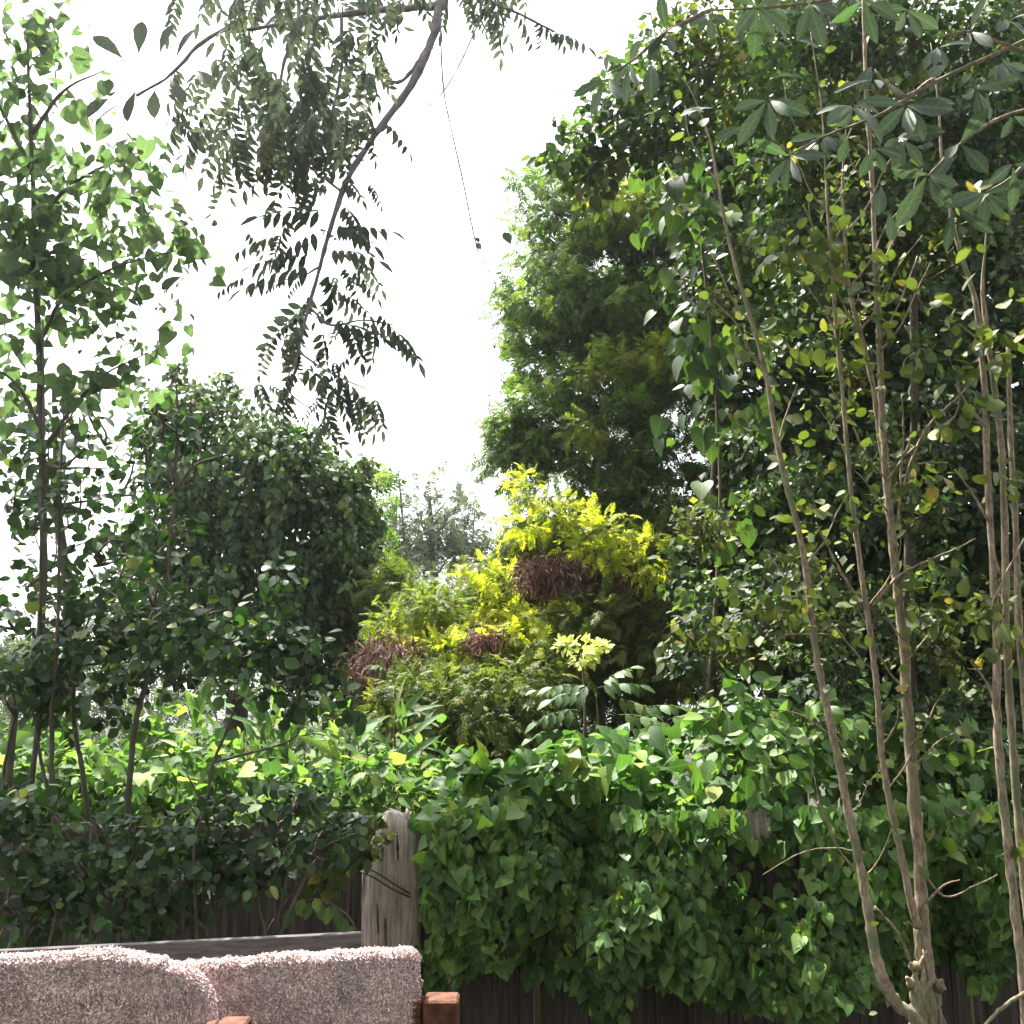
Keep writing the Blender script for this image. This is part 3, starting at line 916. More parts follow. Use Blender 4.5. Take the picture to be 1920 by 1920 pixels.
# ------------------------------------------------------------------ the vine-draped dome tree, left of centre
t = tree('tree', 450, 1300, 9.2, 'domed dark tree wrapped in drooping vines, left of the sky gap', 'tree', None, [(450, 1150), (440, 950), (430, 800)], (46, 16))
for s in ((430, 900, 130, 150, 9, .9), (365, 800, 85, 90, 9, .7), (540, 990, 130, 150, 9.1, .9), (360, 1010, 110, 150, 8.9, .8), (620, 1060, 90, 170, 9.1, .8), (470, 1150, 200, 120, 8.8, .9), (640, 930, 60, 60, 9.2, .5), (300, 1130, 100, 90, 8.8, .7), (600, 1210, 90, 90, 8.8, .7), (500, 850, 60, 60, 9, .5), (610, 930, 70, 70, 8.9, .6), (640, 905, 50, 50, 8.9, .5), (345, 706, 22, 30, 9, .2), (415, 726, 18, 26, 9, .2), (290, 790, 20, 22, 9, .2), (520, 800, 26, 22, 9, .2), (585, 838, 20, 24, 9, .2), (690, 880, 20, 26, 9, .2), (262, 1010, 26, 24, 9, .2), (660, 970, 44, 90, 8.9, .5), (300, 830, 40, 60, 8.9, .5), (555, 870, 70, 60, 8.9, .6), (650, 1010, 50, 120, 8.9, .6), (310, 860, 40, 80, 8.9, .5), (330, 770, 40, 40, 8.9, .4)):
    t.blob('ovate', 'dome', s, 14, 2.9, 40, .17, W=1.15, out=.6, droop=.9, up=.5, spread=.55, shell=.28, twig=3)
for k in range(30):                       # vine streamers down its face
    px, py = rng.uniform(300, 660), rng.uniform(820, 1050)
    L_ = rng.uniform(60, 170); Y = 8.15 + rng.random() * .25
    n = int(L_ / 5)
    P = at_many(px + rng.normal(size=n) * 7, py + np.linspace(0, L_, n), np.full(n, Y))
    t.leaves('ovate', 'dome', P, np.array([0, -.2, -1]) + rng.normal(size=(n, 3)) * .45, np.array([0, -.8, .6]) + rng.normal(size=(n, 3)) * .4, 20 * mpp(P[0]) * rng.uniform(.7, 1.2, n), 1.1)

# bright edge of a feathery tree against the dome's right side
t = tree('tree', 690, 1250, 10.5, 'narrow bright green feathery tree at the right edge of the domed tree', 'tree', None, [(690, 1120), (688, 1000), (684, 900)], (18, 5), part='spray')
for s in ((690, 930, 40, 70, 10.5, .4), (680, 1020, 50, 90, 10.5, .5), (690, 1110, 50, 70, 10.5, .5)):
    t.blob('spray', 'cedar', s, 40, 2.2, 8, .25, out=.8, droop=-.5, spread=.5)

# ------------------------------------------------------------------ big feathery tree right of the gap
t = tree('tree', 1190, 1330, 8.8, 'tall olive green feathery tree right of the sky gap', 'tree', None, [(1190, 1150), (1195, 900), (1200, 650), (1180, 420)], (34, 10), part='spray')
trk = t.trunk
BL = [(1090, 400, 95, 65), (1010, 385, 50, 40), (1180, 380, 110, 80), (1060, 490, 80, 60), (1190, 500, 130, 90), (1010, 555, 60, 50), (1100, 600, 120, 70), (1240, 620, 140, 90),
      (1020, 680, 55, 60), (1130, 710, 120, 70), (1270, 740, 90, 60), (960, 830, 50, 60), (1040, 790, 75, 55), (1140, 820, 80, 50), (1010, 870, 60, 40), (1330, 700, 80, 70),
      (1380, 830, 70, 60), (1180, 900, 60, 30), (1360, 920, 60, 40), (1100, 880, 60, 35), (1400, 980, 90, 60), (1270, 1010, 70, 60), (955, 600, 30, 24), (985, 520, 34, 26), (975, 375, 34, 26), (985, 690, 32, 30), (945, 860, 34, 34), (945, 820, 36, 40), (955, 800, 40, 34), (1000, 840, 50, 40), (1000, 620, 50, 40), (1000, 560, 40, 40), (1290, 480, 90, 80), (1210, 800, 40, 60), (1290, 640, 90, 80), (1100, 300, 60, 40), (1030, 440, 60, 50), (1150, 560, 80, 60), (1060, 700, 60, 40), (1210, 730, 80, 40), (1300, 400, 80, 80), (1350, 560, 70, 90), (1260, 870, 40, 40), (1330, 990, 80, 60), (1210, 960, 70, 40), (1150, 960, 80, 40), (1010, 770, 60, 50), (1220, 560, 90, 70), (1190, 870, 50, 40), (1200, 980, 60, 50), (1160, 930, 50, 30), (1230, 1040, 70, 50), (1180, 800, 50, 40), (1110, 930, 70, 40), (1270, 930, 60, 40), (1240, 980, 70, 40), (1140, 860, 60, 40)]
for (a, b, c, d) in BL:
    t.blob('spray', 'cedar', (a, b, c, d, 8.8 + rng.normal() * .35, .55), 26, 2.9, 20, .2, out=.9, droop=.25, up=.9, spread=.42, shell=.35)
for k in range(16):                       # limbs
    a, b, c, d = BL[k]
    o = at(1195, b + 120, 8.8)
    e = at(a, b, 8.8)
    t.stem('branch', [o, (o + e) / 2 + np.array([0, 0, .12]), e], [.045, .028, .01], 'darkbark', parent=trk, sides=5)
# sunlit patches on and below this tree, light put into leaf colour
SUNLIT_UP = [(1000, 920, 46, 36), (1035, 960, 46, 36), (975, 985, 38, 26), (1090, 1015, 50, 34), (1140, 1000, 44, 40), (1120, 1045, 38, 24), (1215, 1050, 36, 44), (1160, 690, 50, 26), (1235, 665, 50, 26), (1120, 700, 36, 40), (1180, 400, 60, 34), (1240, 360, 50, 30), (1110, 800, 40, 30), (1130, 420, 40, 26)]

# ------------------------------------------------------------------ sunlit golden and olive feathery shrubs in the middle
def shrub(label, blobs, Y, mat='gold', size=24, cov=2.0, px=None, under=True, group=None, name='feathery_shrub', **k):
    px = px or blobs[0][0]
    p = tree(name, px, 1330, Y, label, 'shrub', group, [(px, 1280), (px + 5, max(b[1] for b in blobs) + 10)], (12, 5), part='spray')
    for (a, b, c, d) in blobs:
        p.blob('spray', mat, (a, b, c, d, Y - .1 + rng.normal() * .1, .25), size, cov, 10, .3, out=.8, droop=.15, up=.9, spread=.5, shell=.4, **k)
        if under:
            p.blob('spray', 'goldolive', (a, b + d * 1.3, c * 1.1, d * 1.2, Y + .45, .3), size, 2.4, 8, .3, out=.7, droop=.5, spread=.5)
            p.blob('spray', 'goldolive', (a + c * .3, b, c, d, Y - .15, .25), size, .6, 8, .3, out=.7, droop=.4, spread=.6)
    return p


GG = 'golden feathery shrubs in the middle of the view'
shrub('topmost golden yellow feathery shrub, against the tall olive tree above the dark red twigs', SUNLIT_UP[:7], 7.2, px=1060, cov=1.5, group=GG)
shrub('pale lime feathery tips high on the face of the tall olive tree', SUNLIT_UP[7:], 8.05, 'lime_feather', 26, 2.2, px=1200, under=False, group=GG)  # lit parts of the tree, sunlight put into the lime leaf colour
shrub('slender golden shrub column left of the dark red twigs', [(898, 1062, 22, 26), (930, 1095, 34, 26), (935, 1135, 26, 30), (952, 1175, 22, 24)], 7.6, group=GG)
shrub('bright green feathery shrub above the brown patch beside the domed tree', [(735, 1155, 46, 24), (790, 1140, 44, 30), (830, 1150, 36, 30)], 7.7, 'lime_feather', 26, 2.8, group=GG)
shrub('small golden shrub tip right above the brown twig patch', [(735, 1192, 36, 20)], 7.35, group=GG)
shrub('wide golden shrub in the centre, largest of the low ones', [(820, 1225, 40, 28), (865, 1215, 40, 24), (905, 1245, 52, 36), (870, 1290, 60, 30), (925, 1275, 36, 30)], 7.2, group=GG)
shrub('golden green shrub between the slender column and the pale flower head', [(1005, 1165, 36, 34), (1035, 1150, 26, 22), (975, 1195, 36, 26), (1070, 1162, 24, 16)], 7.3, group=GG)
shrub('dull olive feathery shrub behind the pale flower head', [(1130, 1165, 70, 36), (1180, 1185, 70, 46), (1110, 1215, 60, 46), (1230, 1220, 70, 60)], 7.1, 'goldolive', 34, 3, group=GG)
shrub('dull olive drooping shrub below the wide golden shrub', [(840, 1370, 60, 46), (900, 1330, 70, 60), (990, 1270, 70, 70), (930, 1400, 70, 50), (780, 1290, 80, 40), (820, 1330, 30, 24)], 6.6, 'goldolive', 32, 3, group=GG)
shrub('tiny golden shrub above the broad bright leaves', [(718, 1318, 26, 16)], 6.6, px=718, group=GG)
shrub('dim green feathery shrub in the shade under the golden column', [(780, 1190, 70, 40), (860, 1190, 60, 40), (960, 1110, 60, 50), (1000, 1210, 80, 40), (1100, 1110, 110, 50), (700, 1290, 70, 40), (1280, 1120, 90, 60), (1010, 1030, 60, 40), (1090, 1060, 80, 40), (1170, 1040, 70, 50), (1240, 1020, 60, 60), (760, 1110, 60, 30), (890, 1130, 50, 40)], 8.3, 'goldolive', 36, 2.6, group=GG)

def dry_patch(label, blobs, Y):
    a0 = blobs[0]
    p = tree('dry_shrub', a0[0], 1300, Y, label, 'shrub', 'dry dark red shrubs', None, part='dry_leaf')
    b = p.base
    segs = []
    for (a, b_, c, d) in blobs:
        k = mpp(at(a, b_, Y))
        for _ in range(130):
            e = at(a + rng.uniform(-c, c), b_ + rng.uniform(-d, d), Y + rng.normal() * .12)
            o = at(a + rng.uniform(-c, c) * .6, b_ + d * 1.5, Y + rng.normal() * .1)
            segs.append(([o, (o + e) / 2 + rng.normal(size=3) * .03, e], [1.6 * k, 1.1 * k, .6 * k]))
        p.blob('slim', 'dry', (a, b_, c, d, Y, .25), 20, 2.2, 10, .3, W=.8, out=.5, droop=.9, spread=.6)
    p.twigs('twigs', segs, 'redtwig')


dry_patch('dark red dead twigs hanging under the topmost golden shrub', [(1030, 1072, 60, 34), (1150, 1080, 60, 34), (1090, 1085, 60, 28)], 7.1)
dry_patch('red brown dead shrub between the domed tree and the wide golden shrub', [(725, 1238, 60, 44)], 7.0)
dry_patch('small patch of dead twigs above the wide golden shrub', [(912, 1195, 38, 24)], 7.05)

# ------------------------------------------------------------------ thicket on the right
TG = 'dense shade trees behind the pale stems'
TH = [
    (1330, 1180, 6.6, 'dark shade tree just right of the feathery olive tree', 'thicket', [(1330, 560, 80, 120), (1330, 330, 90, 110), (1390, 700, 80, 110), (1430, 860, 90, 110), (1340, 1080, 90, 80), (1400, 1060, 100, 120), (1420, 480, 90, 120), (1400, 250, 100, 120)]),
    (1490, 1330, 6.2, 'dark tree behind the leaning left stem of the pale clump', 'thicket', [(1480, 380, 90, 160), (1500, 620, 90, 160), (1510, 880, 90, 160), (1480, 1120, 110, 130), (1460, 1290, 110, 90), (1500, 180, 110, 150)]),
    (1650, 1380, 6.4, 'dark tree directly behind the tallest pale stem', 'thicket', [(1620, 350, 110, 170), (1630, 620, 110, 170), (1640, 900, 110, 170), (1640, 1150, 120, 150), (1640, 1370, 120, 110), (1640, 130, 120, 150)]),
    (1800, 1400, 6.0, 'dark tree between the pale clump and the right edge stems', 'thicket', [(1780, 450, 110, 170), (1770, 720, 110, 170), (1780, 980, 110, 170), (1780, 1220, 110, 150), (1790, 1420, 110, 90), (1790, 180, 110, 160)]),
    (1920, 1400, 5.9, 'dark tree cut by the right border behind the edge stems', 'thicket', [(1900, 380, 100, 170), (1900, 640, 90, 170), (1900, 900, 90, 170), (1900, 1160, 90, 150), (1910, 1400, 90, 120), (1920, 130, 100, 170)]),
]
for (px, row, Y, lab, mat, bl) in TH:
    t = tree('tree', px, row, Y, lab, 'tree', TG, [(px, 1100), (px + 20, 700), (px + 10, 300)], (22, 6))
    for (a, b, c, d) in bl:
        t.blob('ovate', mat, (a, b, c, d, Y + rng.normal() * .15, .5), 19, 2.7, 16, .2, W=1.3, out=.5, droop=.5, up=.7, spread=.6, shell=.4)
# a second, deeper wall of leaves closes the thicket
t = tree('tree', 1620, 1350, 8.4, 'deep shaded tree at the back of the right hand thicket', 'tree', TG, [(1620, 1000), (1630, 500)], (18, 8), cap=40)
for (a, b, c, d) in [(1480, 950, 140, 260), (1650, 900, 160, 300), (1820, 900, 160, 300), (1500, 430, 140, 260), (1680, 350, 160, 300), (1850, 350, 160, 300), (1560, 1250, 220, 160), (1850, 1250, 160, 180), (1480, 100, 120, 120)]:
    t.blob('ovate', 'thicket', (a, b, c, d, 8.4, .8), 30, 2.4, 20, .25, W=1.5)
# yellowing scrub low in the thicket
t = tree('scrub_bush', 1400, 1420, 5.4, 'thin scrub bush with yellow and brown leaves left of the pale clump', 'bush', None, [(1410, 1300), (1420, 1200)], (10, 4))
for s in ((1400, 1190, 120, 40), (1480, 1180, 100, 50), (1360, 1230, 70, 30), (1290, 1170, 50, 40)):
    t.blob('ovate', 'olive', (*s, 5.4, .3), 24, 1.5, 10, .3, W=1.3, spread=.6, twig=8)

# small olive leaved crown over the upper right
t = tree('tree', 1700, 1500, 4.9, 'small leaved tree filling the right side between the dark thicket and the pale stems', 'tree', None, [(1705, 1200), (1715, 700), (1700, 200)], (24, 10))
for s in ((1240, 120, 70, 80), (1330, 110, 80, 90), (1430, 60, 100, 90), (1420, 190, 80, 70), (1560, 90, 110, 80), (1700, 60, 110, 80), (1850, 60, 90, 80), (1600, 250, 110, 80), (1740, 260, 100, 80), (1500, 330, 90, 70), (1850, 260, 80, 90), (1660, 390, 110, 80), (1290, 230, 70, 60), (1790, 450, 90, 80), (1880, 480, 60, 90), (1230, 250, 60, 60), (1550, 480, 90, 80)):
    t.blob('ovate', random.choice(('olive', 'thicket', 'ivy', 'ivy')), (*s, 4.9 + rng.normal() * .1, .35), 17, 2.2, 14, .3, W=1.35, out=.6, droop=.4, spread=.6, shell=.5, twig=4)

for k in range(64):
    px_, py_ = rng.uniform(1280, 1920), rng.uniform(420, 1380)
    if py_ > 700 and px_ < 1400 and py_ < 950: continue
    t.blob('ovate', random.choice(('olive', 'thicket', 'ivy', 'thicket')), (px_, py_, rng.uniform(30, 70), rng.uniform(24, 50), 4.8 + rng.normal() * .15, .15), rng.uniform(13, 20), 1.25, 12, .35, W=1.3, out=.6, droop=.4, up=.9, spread=.55, shell=.6, twig=3)

for s in ((1060, 300, 50, 44), (1110, 260, 56, 50), (1150, 210, 50, 60), (1190, 160, 50, 60), (1190, 270, 60, 60), (1130, 330, 60, 40)):
    t.blob('ovate', random.choice(('ivy', 'thicket', 'olive')), (*s, 5.2, .25), 24, 1.9, 12, .3, W=1.25, out=.6, droop=.6, up=.7, spread=.55, shell=.5, twig=4)

# ivy hanging on the thicket's left face
t = tree('ivy', 1240, 1300, 7.2, 'broad leaved ivy hanging down beside the feathery olive tree', 'vine', None, None)
for s in ((1230, 260, 60, 60), (1290, 300, 70, 70), (1270, 420, 60, 80), (1340, 480, 60, 90), (1310, 600, 60, 80), (1380, 640, 60, 80), (1340, 760, 60, 70), (1400, 740, 60, 70), (1400, 960, 60, 60)):
    t.blob('heart', 'ivy', (*s, 5.6, .25), 36, .6, 6, .35, W=.95, out=.6, droop=1.0, up=.4, spread=.4, shell=.4, nfront=.7)
t.pxstem('stem', [(1330, 1300), (1350, 900), (1320, 500), (1290, 300), (1230, 250)], (8, 6, 5, 4), 5.8, 'liana', sides=5)

# ------------------------------------------------------------------ broad undergrowth behind the fence, left
UG = 'broad leaved weeds growing behind the fence'
UL = [(20, 1440, 5.0, 'broad bright weed at the left border, behind the first sapling stem'), (100, 1450, 5.4, 'pale green weed seen between the two leftmost sapling stems'),
      (190, 1430, 5.0, 'tall yellow green weed between the straight and the leaning sapling'), (290, 1470, 4.9, 'sunlit broad weed just right of the leaning sapling'),
      (380, 1440, 5.5, 'pale weed behind the thin forked sapling'), (460, 1410, 5.8, 'weed with long bright leaves under the domed tree'),
      (540, 1470, 5.0, 'lush weed midway between the forked sapling and the pale post'), (620, 1420, 5.6, 'weed below the brown twig patch'),
      (700, 1440, 5.2, 'round leaved weed above the pale post'), (330, 1380, 6.2, 'dim weed at the foot of the domed tree'),
      (60, 1390, 6.2, 'yellow topped weed behind the leftmost saplings'), (770, 1420, 5.7, 'weed in the dip between the pale post and the vine mound')]
for i, (px, py, Y, lab) in enumerate(UL):
    t = tree('broadleaf_weed', px, 1600, Y, lab, 'weed', UG, None, cap=120)
    for k in range(5):
        a = px + rng.uniform(-55, 55); b = py + rng.uniform(-40, 50)
        t.pxstem('stem', [(px + rng.uniform(-15, 15), 1640), ((px + a) / 2, 1550), (a, b)], (7, 5, 3), Y + rng.normal() * .1, 'liana', sides=5)
    for (dx, dy, rx, ry) in ((0, 0, 70, 60), (-30, 60, 80, 60), (40, 50, 80, 60), (0, 120, 90, 60)):
        t.blob('ovate' if i % 3 else 'heart', 'weed', (px + dx, py + dy, rx, ry, Y + rng.normal() * .1, .25), 24, 1.5, 8, .36, W=1.1, out=.8, droop=.45, up=.8, spread=.65, var=.42, shell=.5)
# lance-leaved tall plants
LG = 'lance leaved tall plants behind the fence'
for (px, py, Y, lab, n) in ((490, 1370, 5.6, 'fan of narrow yellow green blades below the domed tree', 16), (535, 1360, 5.7, 'upright spike of narrow leaves below the domed tree', 12), (655, 1385, 5.3, 'arching plant with long glossy blades left of the drooping olive shrub', 18), (370, 1365, 5.6, 'small fan of pale blades left of the yellow green fan', 9), (740, 1350, 5.4, 'plant with long flat blades under the tiny golden shrub', 10)):
    t = tree('lance_leaf_plant', px, 1500, Y, lab, 'plant', LG, None)
    for k in range(n):
        f = rng.random()
        c = at(px + rng.normal() * 14, py + 100 * f - 20, Y + rng.normal() * .06)
        d = np.array([rng.normal() * .8, rng.normal() * .5 - .2, .9])
        t.leaves('lance', 'weed', c[None], d[None], (np.array([0, -.5, .8]) + rng.normal(size=3) * .3)[None], np.array([rng.uniform(55, 110) * mpp(c)]), .8)
    t.pxstem('stem', [(px, 1560), (px, 1450), (px, py - (70 if 'spike' in lab else 10))], (8, 6, 3), Y, 'liana', sides=5)

# elder-like plant with pinnate leaves and the pale flower head
t = tree('elder_shrub', 1120, 1480, 5.7, 'elder like shrub with arching pinnate leaves below the pale flower head', 'shrub', None, [(1120, 1420), (1122, 1360), (1118, 1300)], (9, 2), 'liana', part='compound_leaf')
for (px, py, dx, dz, s) in ((1120, 1290, .9, .35, 150), (1110, 1290, -.9, .3, 150), (1125, 1285, .5, .6, 130), (1100, 1300, -.6, .1, 150), (1150, 1310, .9, 0, 140), (1080, 1330, -.9, .0, 150), (1060, 1300, -.8, .35, 110), (1160, 1340, .8, .1, 150),
                           (1060, 1370, -.7, .1, 130), (1200, 1330, .7, .3, 140), (1250, 1350, .6, .3, 150), (1230, 1380, -.4, .3, 140), (1290, 1370, .5, .2, 140), (1170, 1390, -.4, .2, 150), (1120, 1400, .3, .3, 150), (1090, 1410, -.5, .2, 150), (1330, 1340, .5, .4, 140), (1360, 1390, .4, .2, 140)):
    c = at(px, py, 5.7 + rng.normal() * .12)
    t.leaves('pinnate_big', 'elder', c[None], np.array([[dx, -.45, dz]]), np.array([[dx * -.2, -.35, 1.0]]), np.array([s * .58 * mpp(c)]), 1.0)
fl = tree('flower_head', 1090, 1300, 6.0, 'pale cream flower head rising above the elder like shrub', 'flower', None, None, part='floret')
fl.base
fl.pxstem('stem', [(1098, 1420), (1096, 1300), (1090, 1225)], (6, 5, 4), 6.0, 'liana', sides=5)
for (a, b, c, d) in ((1072, 1208, 30, 8), (1105, 1213, 30, 8), (1090, 1228, 18, 16), (1125, 1222, 12, 8), (1058, 1212, 12, 8)):
    fl.blob('round', 'flower', (a, b, c, d, 6.0, .08), 11, 2.2, 8, .4, out=.9, droop=.1, up=1.2, spread=.4)

# ------------------------------------------------------------------ mound of vine over the fence and the vine on its face
vb = at(1350, 1900, 4.1); vb[2] = .02
vine = Plant('climbing_vine', vb, 'heart leaved vine covering the right half of the fence', 'vine', None, 300, 12)
N0 = 9200
px = rng.uniform(770, 1960, N0); py = rng.uniform(1490, 1905, N0)
low = np.interp(px, [770, 850, 900, 1000, 1090, 1130, 1165, 1190, 1240, 1330, 1420, 1500, 1580, 1640, 1700, 1760, 1800, 1850, 1900, 1960], [1835, 1850, 1800, 1830, 1850, 1910, 1915, 1850, 1835, 1870, 1880, 1905, 1890, 1860, 1850, 1780, 1810, 1860, 1790, 1780])
dens = noise2(px * .014, py * .014, 21, 3, 1.0)
dens += .8 * np.exp(-((px - 1160) / 60) ** 2) + .5 * np.exp(-(((px - 850) / 90) ** 2)) - 2.2 * np.exp(-((px - 1428) / 20) ** 2 - ((py - 1538) / 18) ** 2) + .6 * ((px > 1560) & (py < 1720))
topl = 1512 + 26 * noise2(px * .02, px * 0, 31, 3, 1.0)
keep = (py < low) & (py > topl) & ~((abs(px - 1428) < 22) & (py < 1565)) & (dens + rng.normal(size=N0) * .35 > -.2) & ~((px < 800) & (py > 1550) & (py < 1780))
px, py = px[keep], py[keep]; n = len(px)
relief = np.clip(.5 + .55 * noise2(px * .018, py * .018, 5, 3, 1.0), 0, 1)
P = at_many(px, py, FY - .07 - rng.random(n) ** 1.2 * .07 - relief * .34)
A = np.array([0, -.25, -1.0]) + rng.normal(size=(n, 3)) * np.array([.6, .4, .35])
Nn = np.array([0, -1.0, .75]) + rng.normal(size=(n, 3)) * np.array([.7, .4, .5])
vine.leaves('heart', 'vine', P, A, Nn, (13 + 25 * rng.random(n) ** 1.5) * mpp(at(1300, 1700, 4.0)), rng.uniform(.85, 1.05, n))
for k in range(26):
    a = rng.uniform(800, 1900)
    b = float(np.interp(a, [770, 1900], [1530, 1540]))
    vine.pxstem('stem', [(a, b), (a + rng.normal() * 20, b + 110), (a + rng.normal() * 35, b + 220), (a + rng.normal() * 40, b + rng.uniform(250, 330))], (6, 4, 3, 2), 4.13 + rng.random() * .04, 'liana', sides=5)

MG = 'leafy vine mounds over the top of the fence'
MO = [(850, 1530, 4.08, 'bright vine mound spilling over the fence beside the pale post', [(860, 1535, 80, 46), (900, 1510, 80, 50), (870, 1600, 50, 60)], 42),
      (1010, 1480, 4.2, 'pale sunlit vine mound topping the fence right of the pale post', [(960, 1480, 100, 50), (1060, 1470, 100, 60), (1000, 1530, 110, 40), (920, 1450, 60, 30), (1060, 1555, 80, 36)], 42),
      (1200, 1450, 4.3, 'largest bright vine mound, in the middle of the fence top', [(1160, 1440, 100, 70), (1270, 1440, 110, 80), (1200, 1510, 120, 50), (1310, 1490, 70, 46), (1180, 1400, 90, 40), (1200, 1555, 90, 34), (1300, 1550, 70, 36)], 44),
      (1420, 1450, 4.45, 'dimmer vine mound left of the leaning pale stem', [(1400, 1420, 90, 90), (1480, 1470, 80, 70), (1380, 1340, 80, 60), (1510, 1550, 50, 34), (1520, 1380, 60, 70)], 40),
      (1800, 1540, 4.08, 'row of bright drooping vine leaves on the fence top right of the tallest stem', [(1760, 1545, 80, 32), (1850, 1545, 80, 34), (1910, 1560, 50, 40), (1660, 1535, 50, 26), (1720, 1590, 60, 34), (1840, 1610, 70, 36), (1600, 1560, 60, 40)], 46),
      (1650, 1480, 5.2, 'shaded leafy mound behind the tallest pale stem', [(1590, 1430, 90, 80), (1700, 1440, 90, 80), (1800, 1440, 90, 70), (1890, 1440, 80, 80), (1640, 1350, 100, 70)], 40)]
for (px_, py_, Y, lab, bl, sz) in MO:
    t = tree('vine_mound', px_, 1700, Y, lab, 'vine', MG, [(px_, 1620), (px_ + 10, py_ + 20)], (10, 5), 'liana')
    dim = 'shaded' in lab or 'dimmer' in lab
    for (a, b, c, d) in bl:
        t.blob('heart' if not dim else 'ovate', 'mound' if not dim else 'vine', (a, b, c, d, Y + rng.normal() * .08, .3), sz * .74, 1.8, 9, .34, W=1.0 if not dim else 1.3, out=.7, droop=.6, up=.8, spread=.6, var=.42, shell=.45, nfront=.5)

# ------------------------------------------------------------------ dark shrubs in front of the fence, left
DG = 'dark small leaved shrubs in front of the left fence'
DS = [(60, 3.45, 'dark shrub in the bottom left corner behind the left rug', [(40, 1600, 90, 90), (60, 1690, 90, 70), (20, 1520, 60, 60)]),
      (210, 3.5, 'dark shrub behind the shoulder of the left rug', [(180, 1610, 80, 80), (210, 1690, 80, 70), (270, 1590, 70, 60)]),
      (370, 3.55, 'dark shrub wrapped round the forked sapling foot', [(370, 1590, 90, 70), (330, 1670, 70, 70), (430, 1640, 70, 60), (400, 1530, 60, 40)]),
      (530, 3.6, 'dark twiggy shrub left of the pale post', [(520, 1560, 90, 50), (500, 1630, 60, 50), (590, 1570, 70, 50), (610, 1530, 70, 40), (560, 1500, 70, 40)])]
for (px_, Y, lab, bl) in DS:
    t = tree('shrub', px_, 1900, Y, lab, 'shrub', DG, None)
    for k in range(6):
        a, b, c, d = bl[k % len(bl)]
        t.pxstem('stem', [(px_ + rng.uniform(-20, 20), 1900), (px_ + rng.uniform(-40, 40), 1760), (a + rng.uniform(-c, c) * .5, b), (a + rng.uniform(-c, c), b - d)], (9, 7, 5, 2), Y + rng.normal() * .08, 'darkbark', sides=5, wob=.3)
    for (a, b, c, d) in bl:
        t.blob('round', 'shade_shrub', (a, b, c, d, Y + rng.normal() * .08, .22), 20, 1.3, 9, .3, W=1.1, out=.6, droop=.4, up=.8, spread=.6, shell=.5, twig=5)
t = tree('shrub', 640, 1900, 3.7, 'olive shrub with lighter leaves touching the pale post', 'shrub', DG, None)
for s in ((650, 1600, 46, 34), (670, 1540, 40, 26), (620, 1640, 40, 26), (690, 1585, 24, 24)):
    t.blob('ovate', 'olive', (*s, 3.75, .12), 22, 1.7, 9, .3, W=1.3, spread=.6, twig=7)
for k in range(3):
    t.pxstem('stem', [(640 + k * 8, 1900), (630 + k * 10, 1740), (610 + 25 * k, 1620)], (6, 5, 3), 3.75, 'twig', sides=5)
# drooping sprig before the dark boards
t = tree('sprig', 660, 1900, 3.6, 'drooping green sprig hanging before the dark fence boards beside the pale post', 'sprig', None, None)
t.pxstem('stem', [(668, 1745), (650, 1715), (610, 1690), (575, 1688), (540, 1712)], (5, 4, 4, 3, 2), 3.6, 'liana', sides=5)
for (a, b, q) in ((545, 1705, -.3), (560, 1692, .3), (580, 1692, -.2), (600, 1694, .1), (618, 1700, -.2), (634, 1712, .2), (646, 1722, -.1), (655, 1735, .2), (590, 1685, .5), (570, 1686, -.5), (625, 1697, .4), (660, 1750, -.1)):
    c = at(a, b, 3.6 - .01)
    t.leaves('ovate', 'mound', c[None], np.array([[q, -.25, -1.0]]), np.array([[q * .3, -1, .7]]), np.array([rng.uniform(24, 36) * mpp(c)]), 1.4)

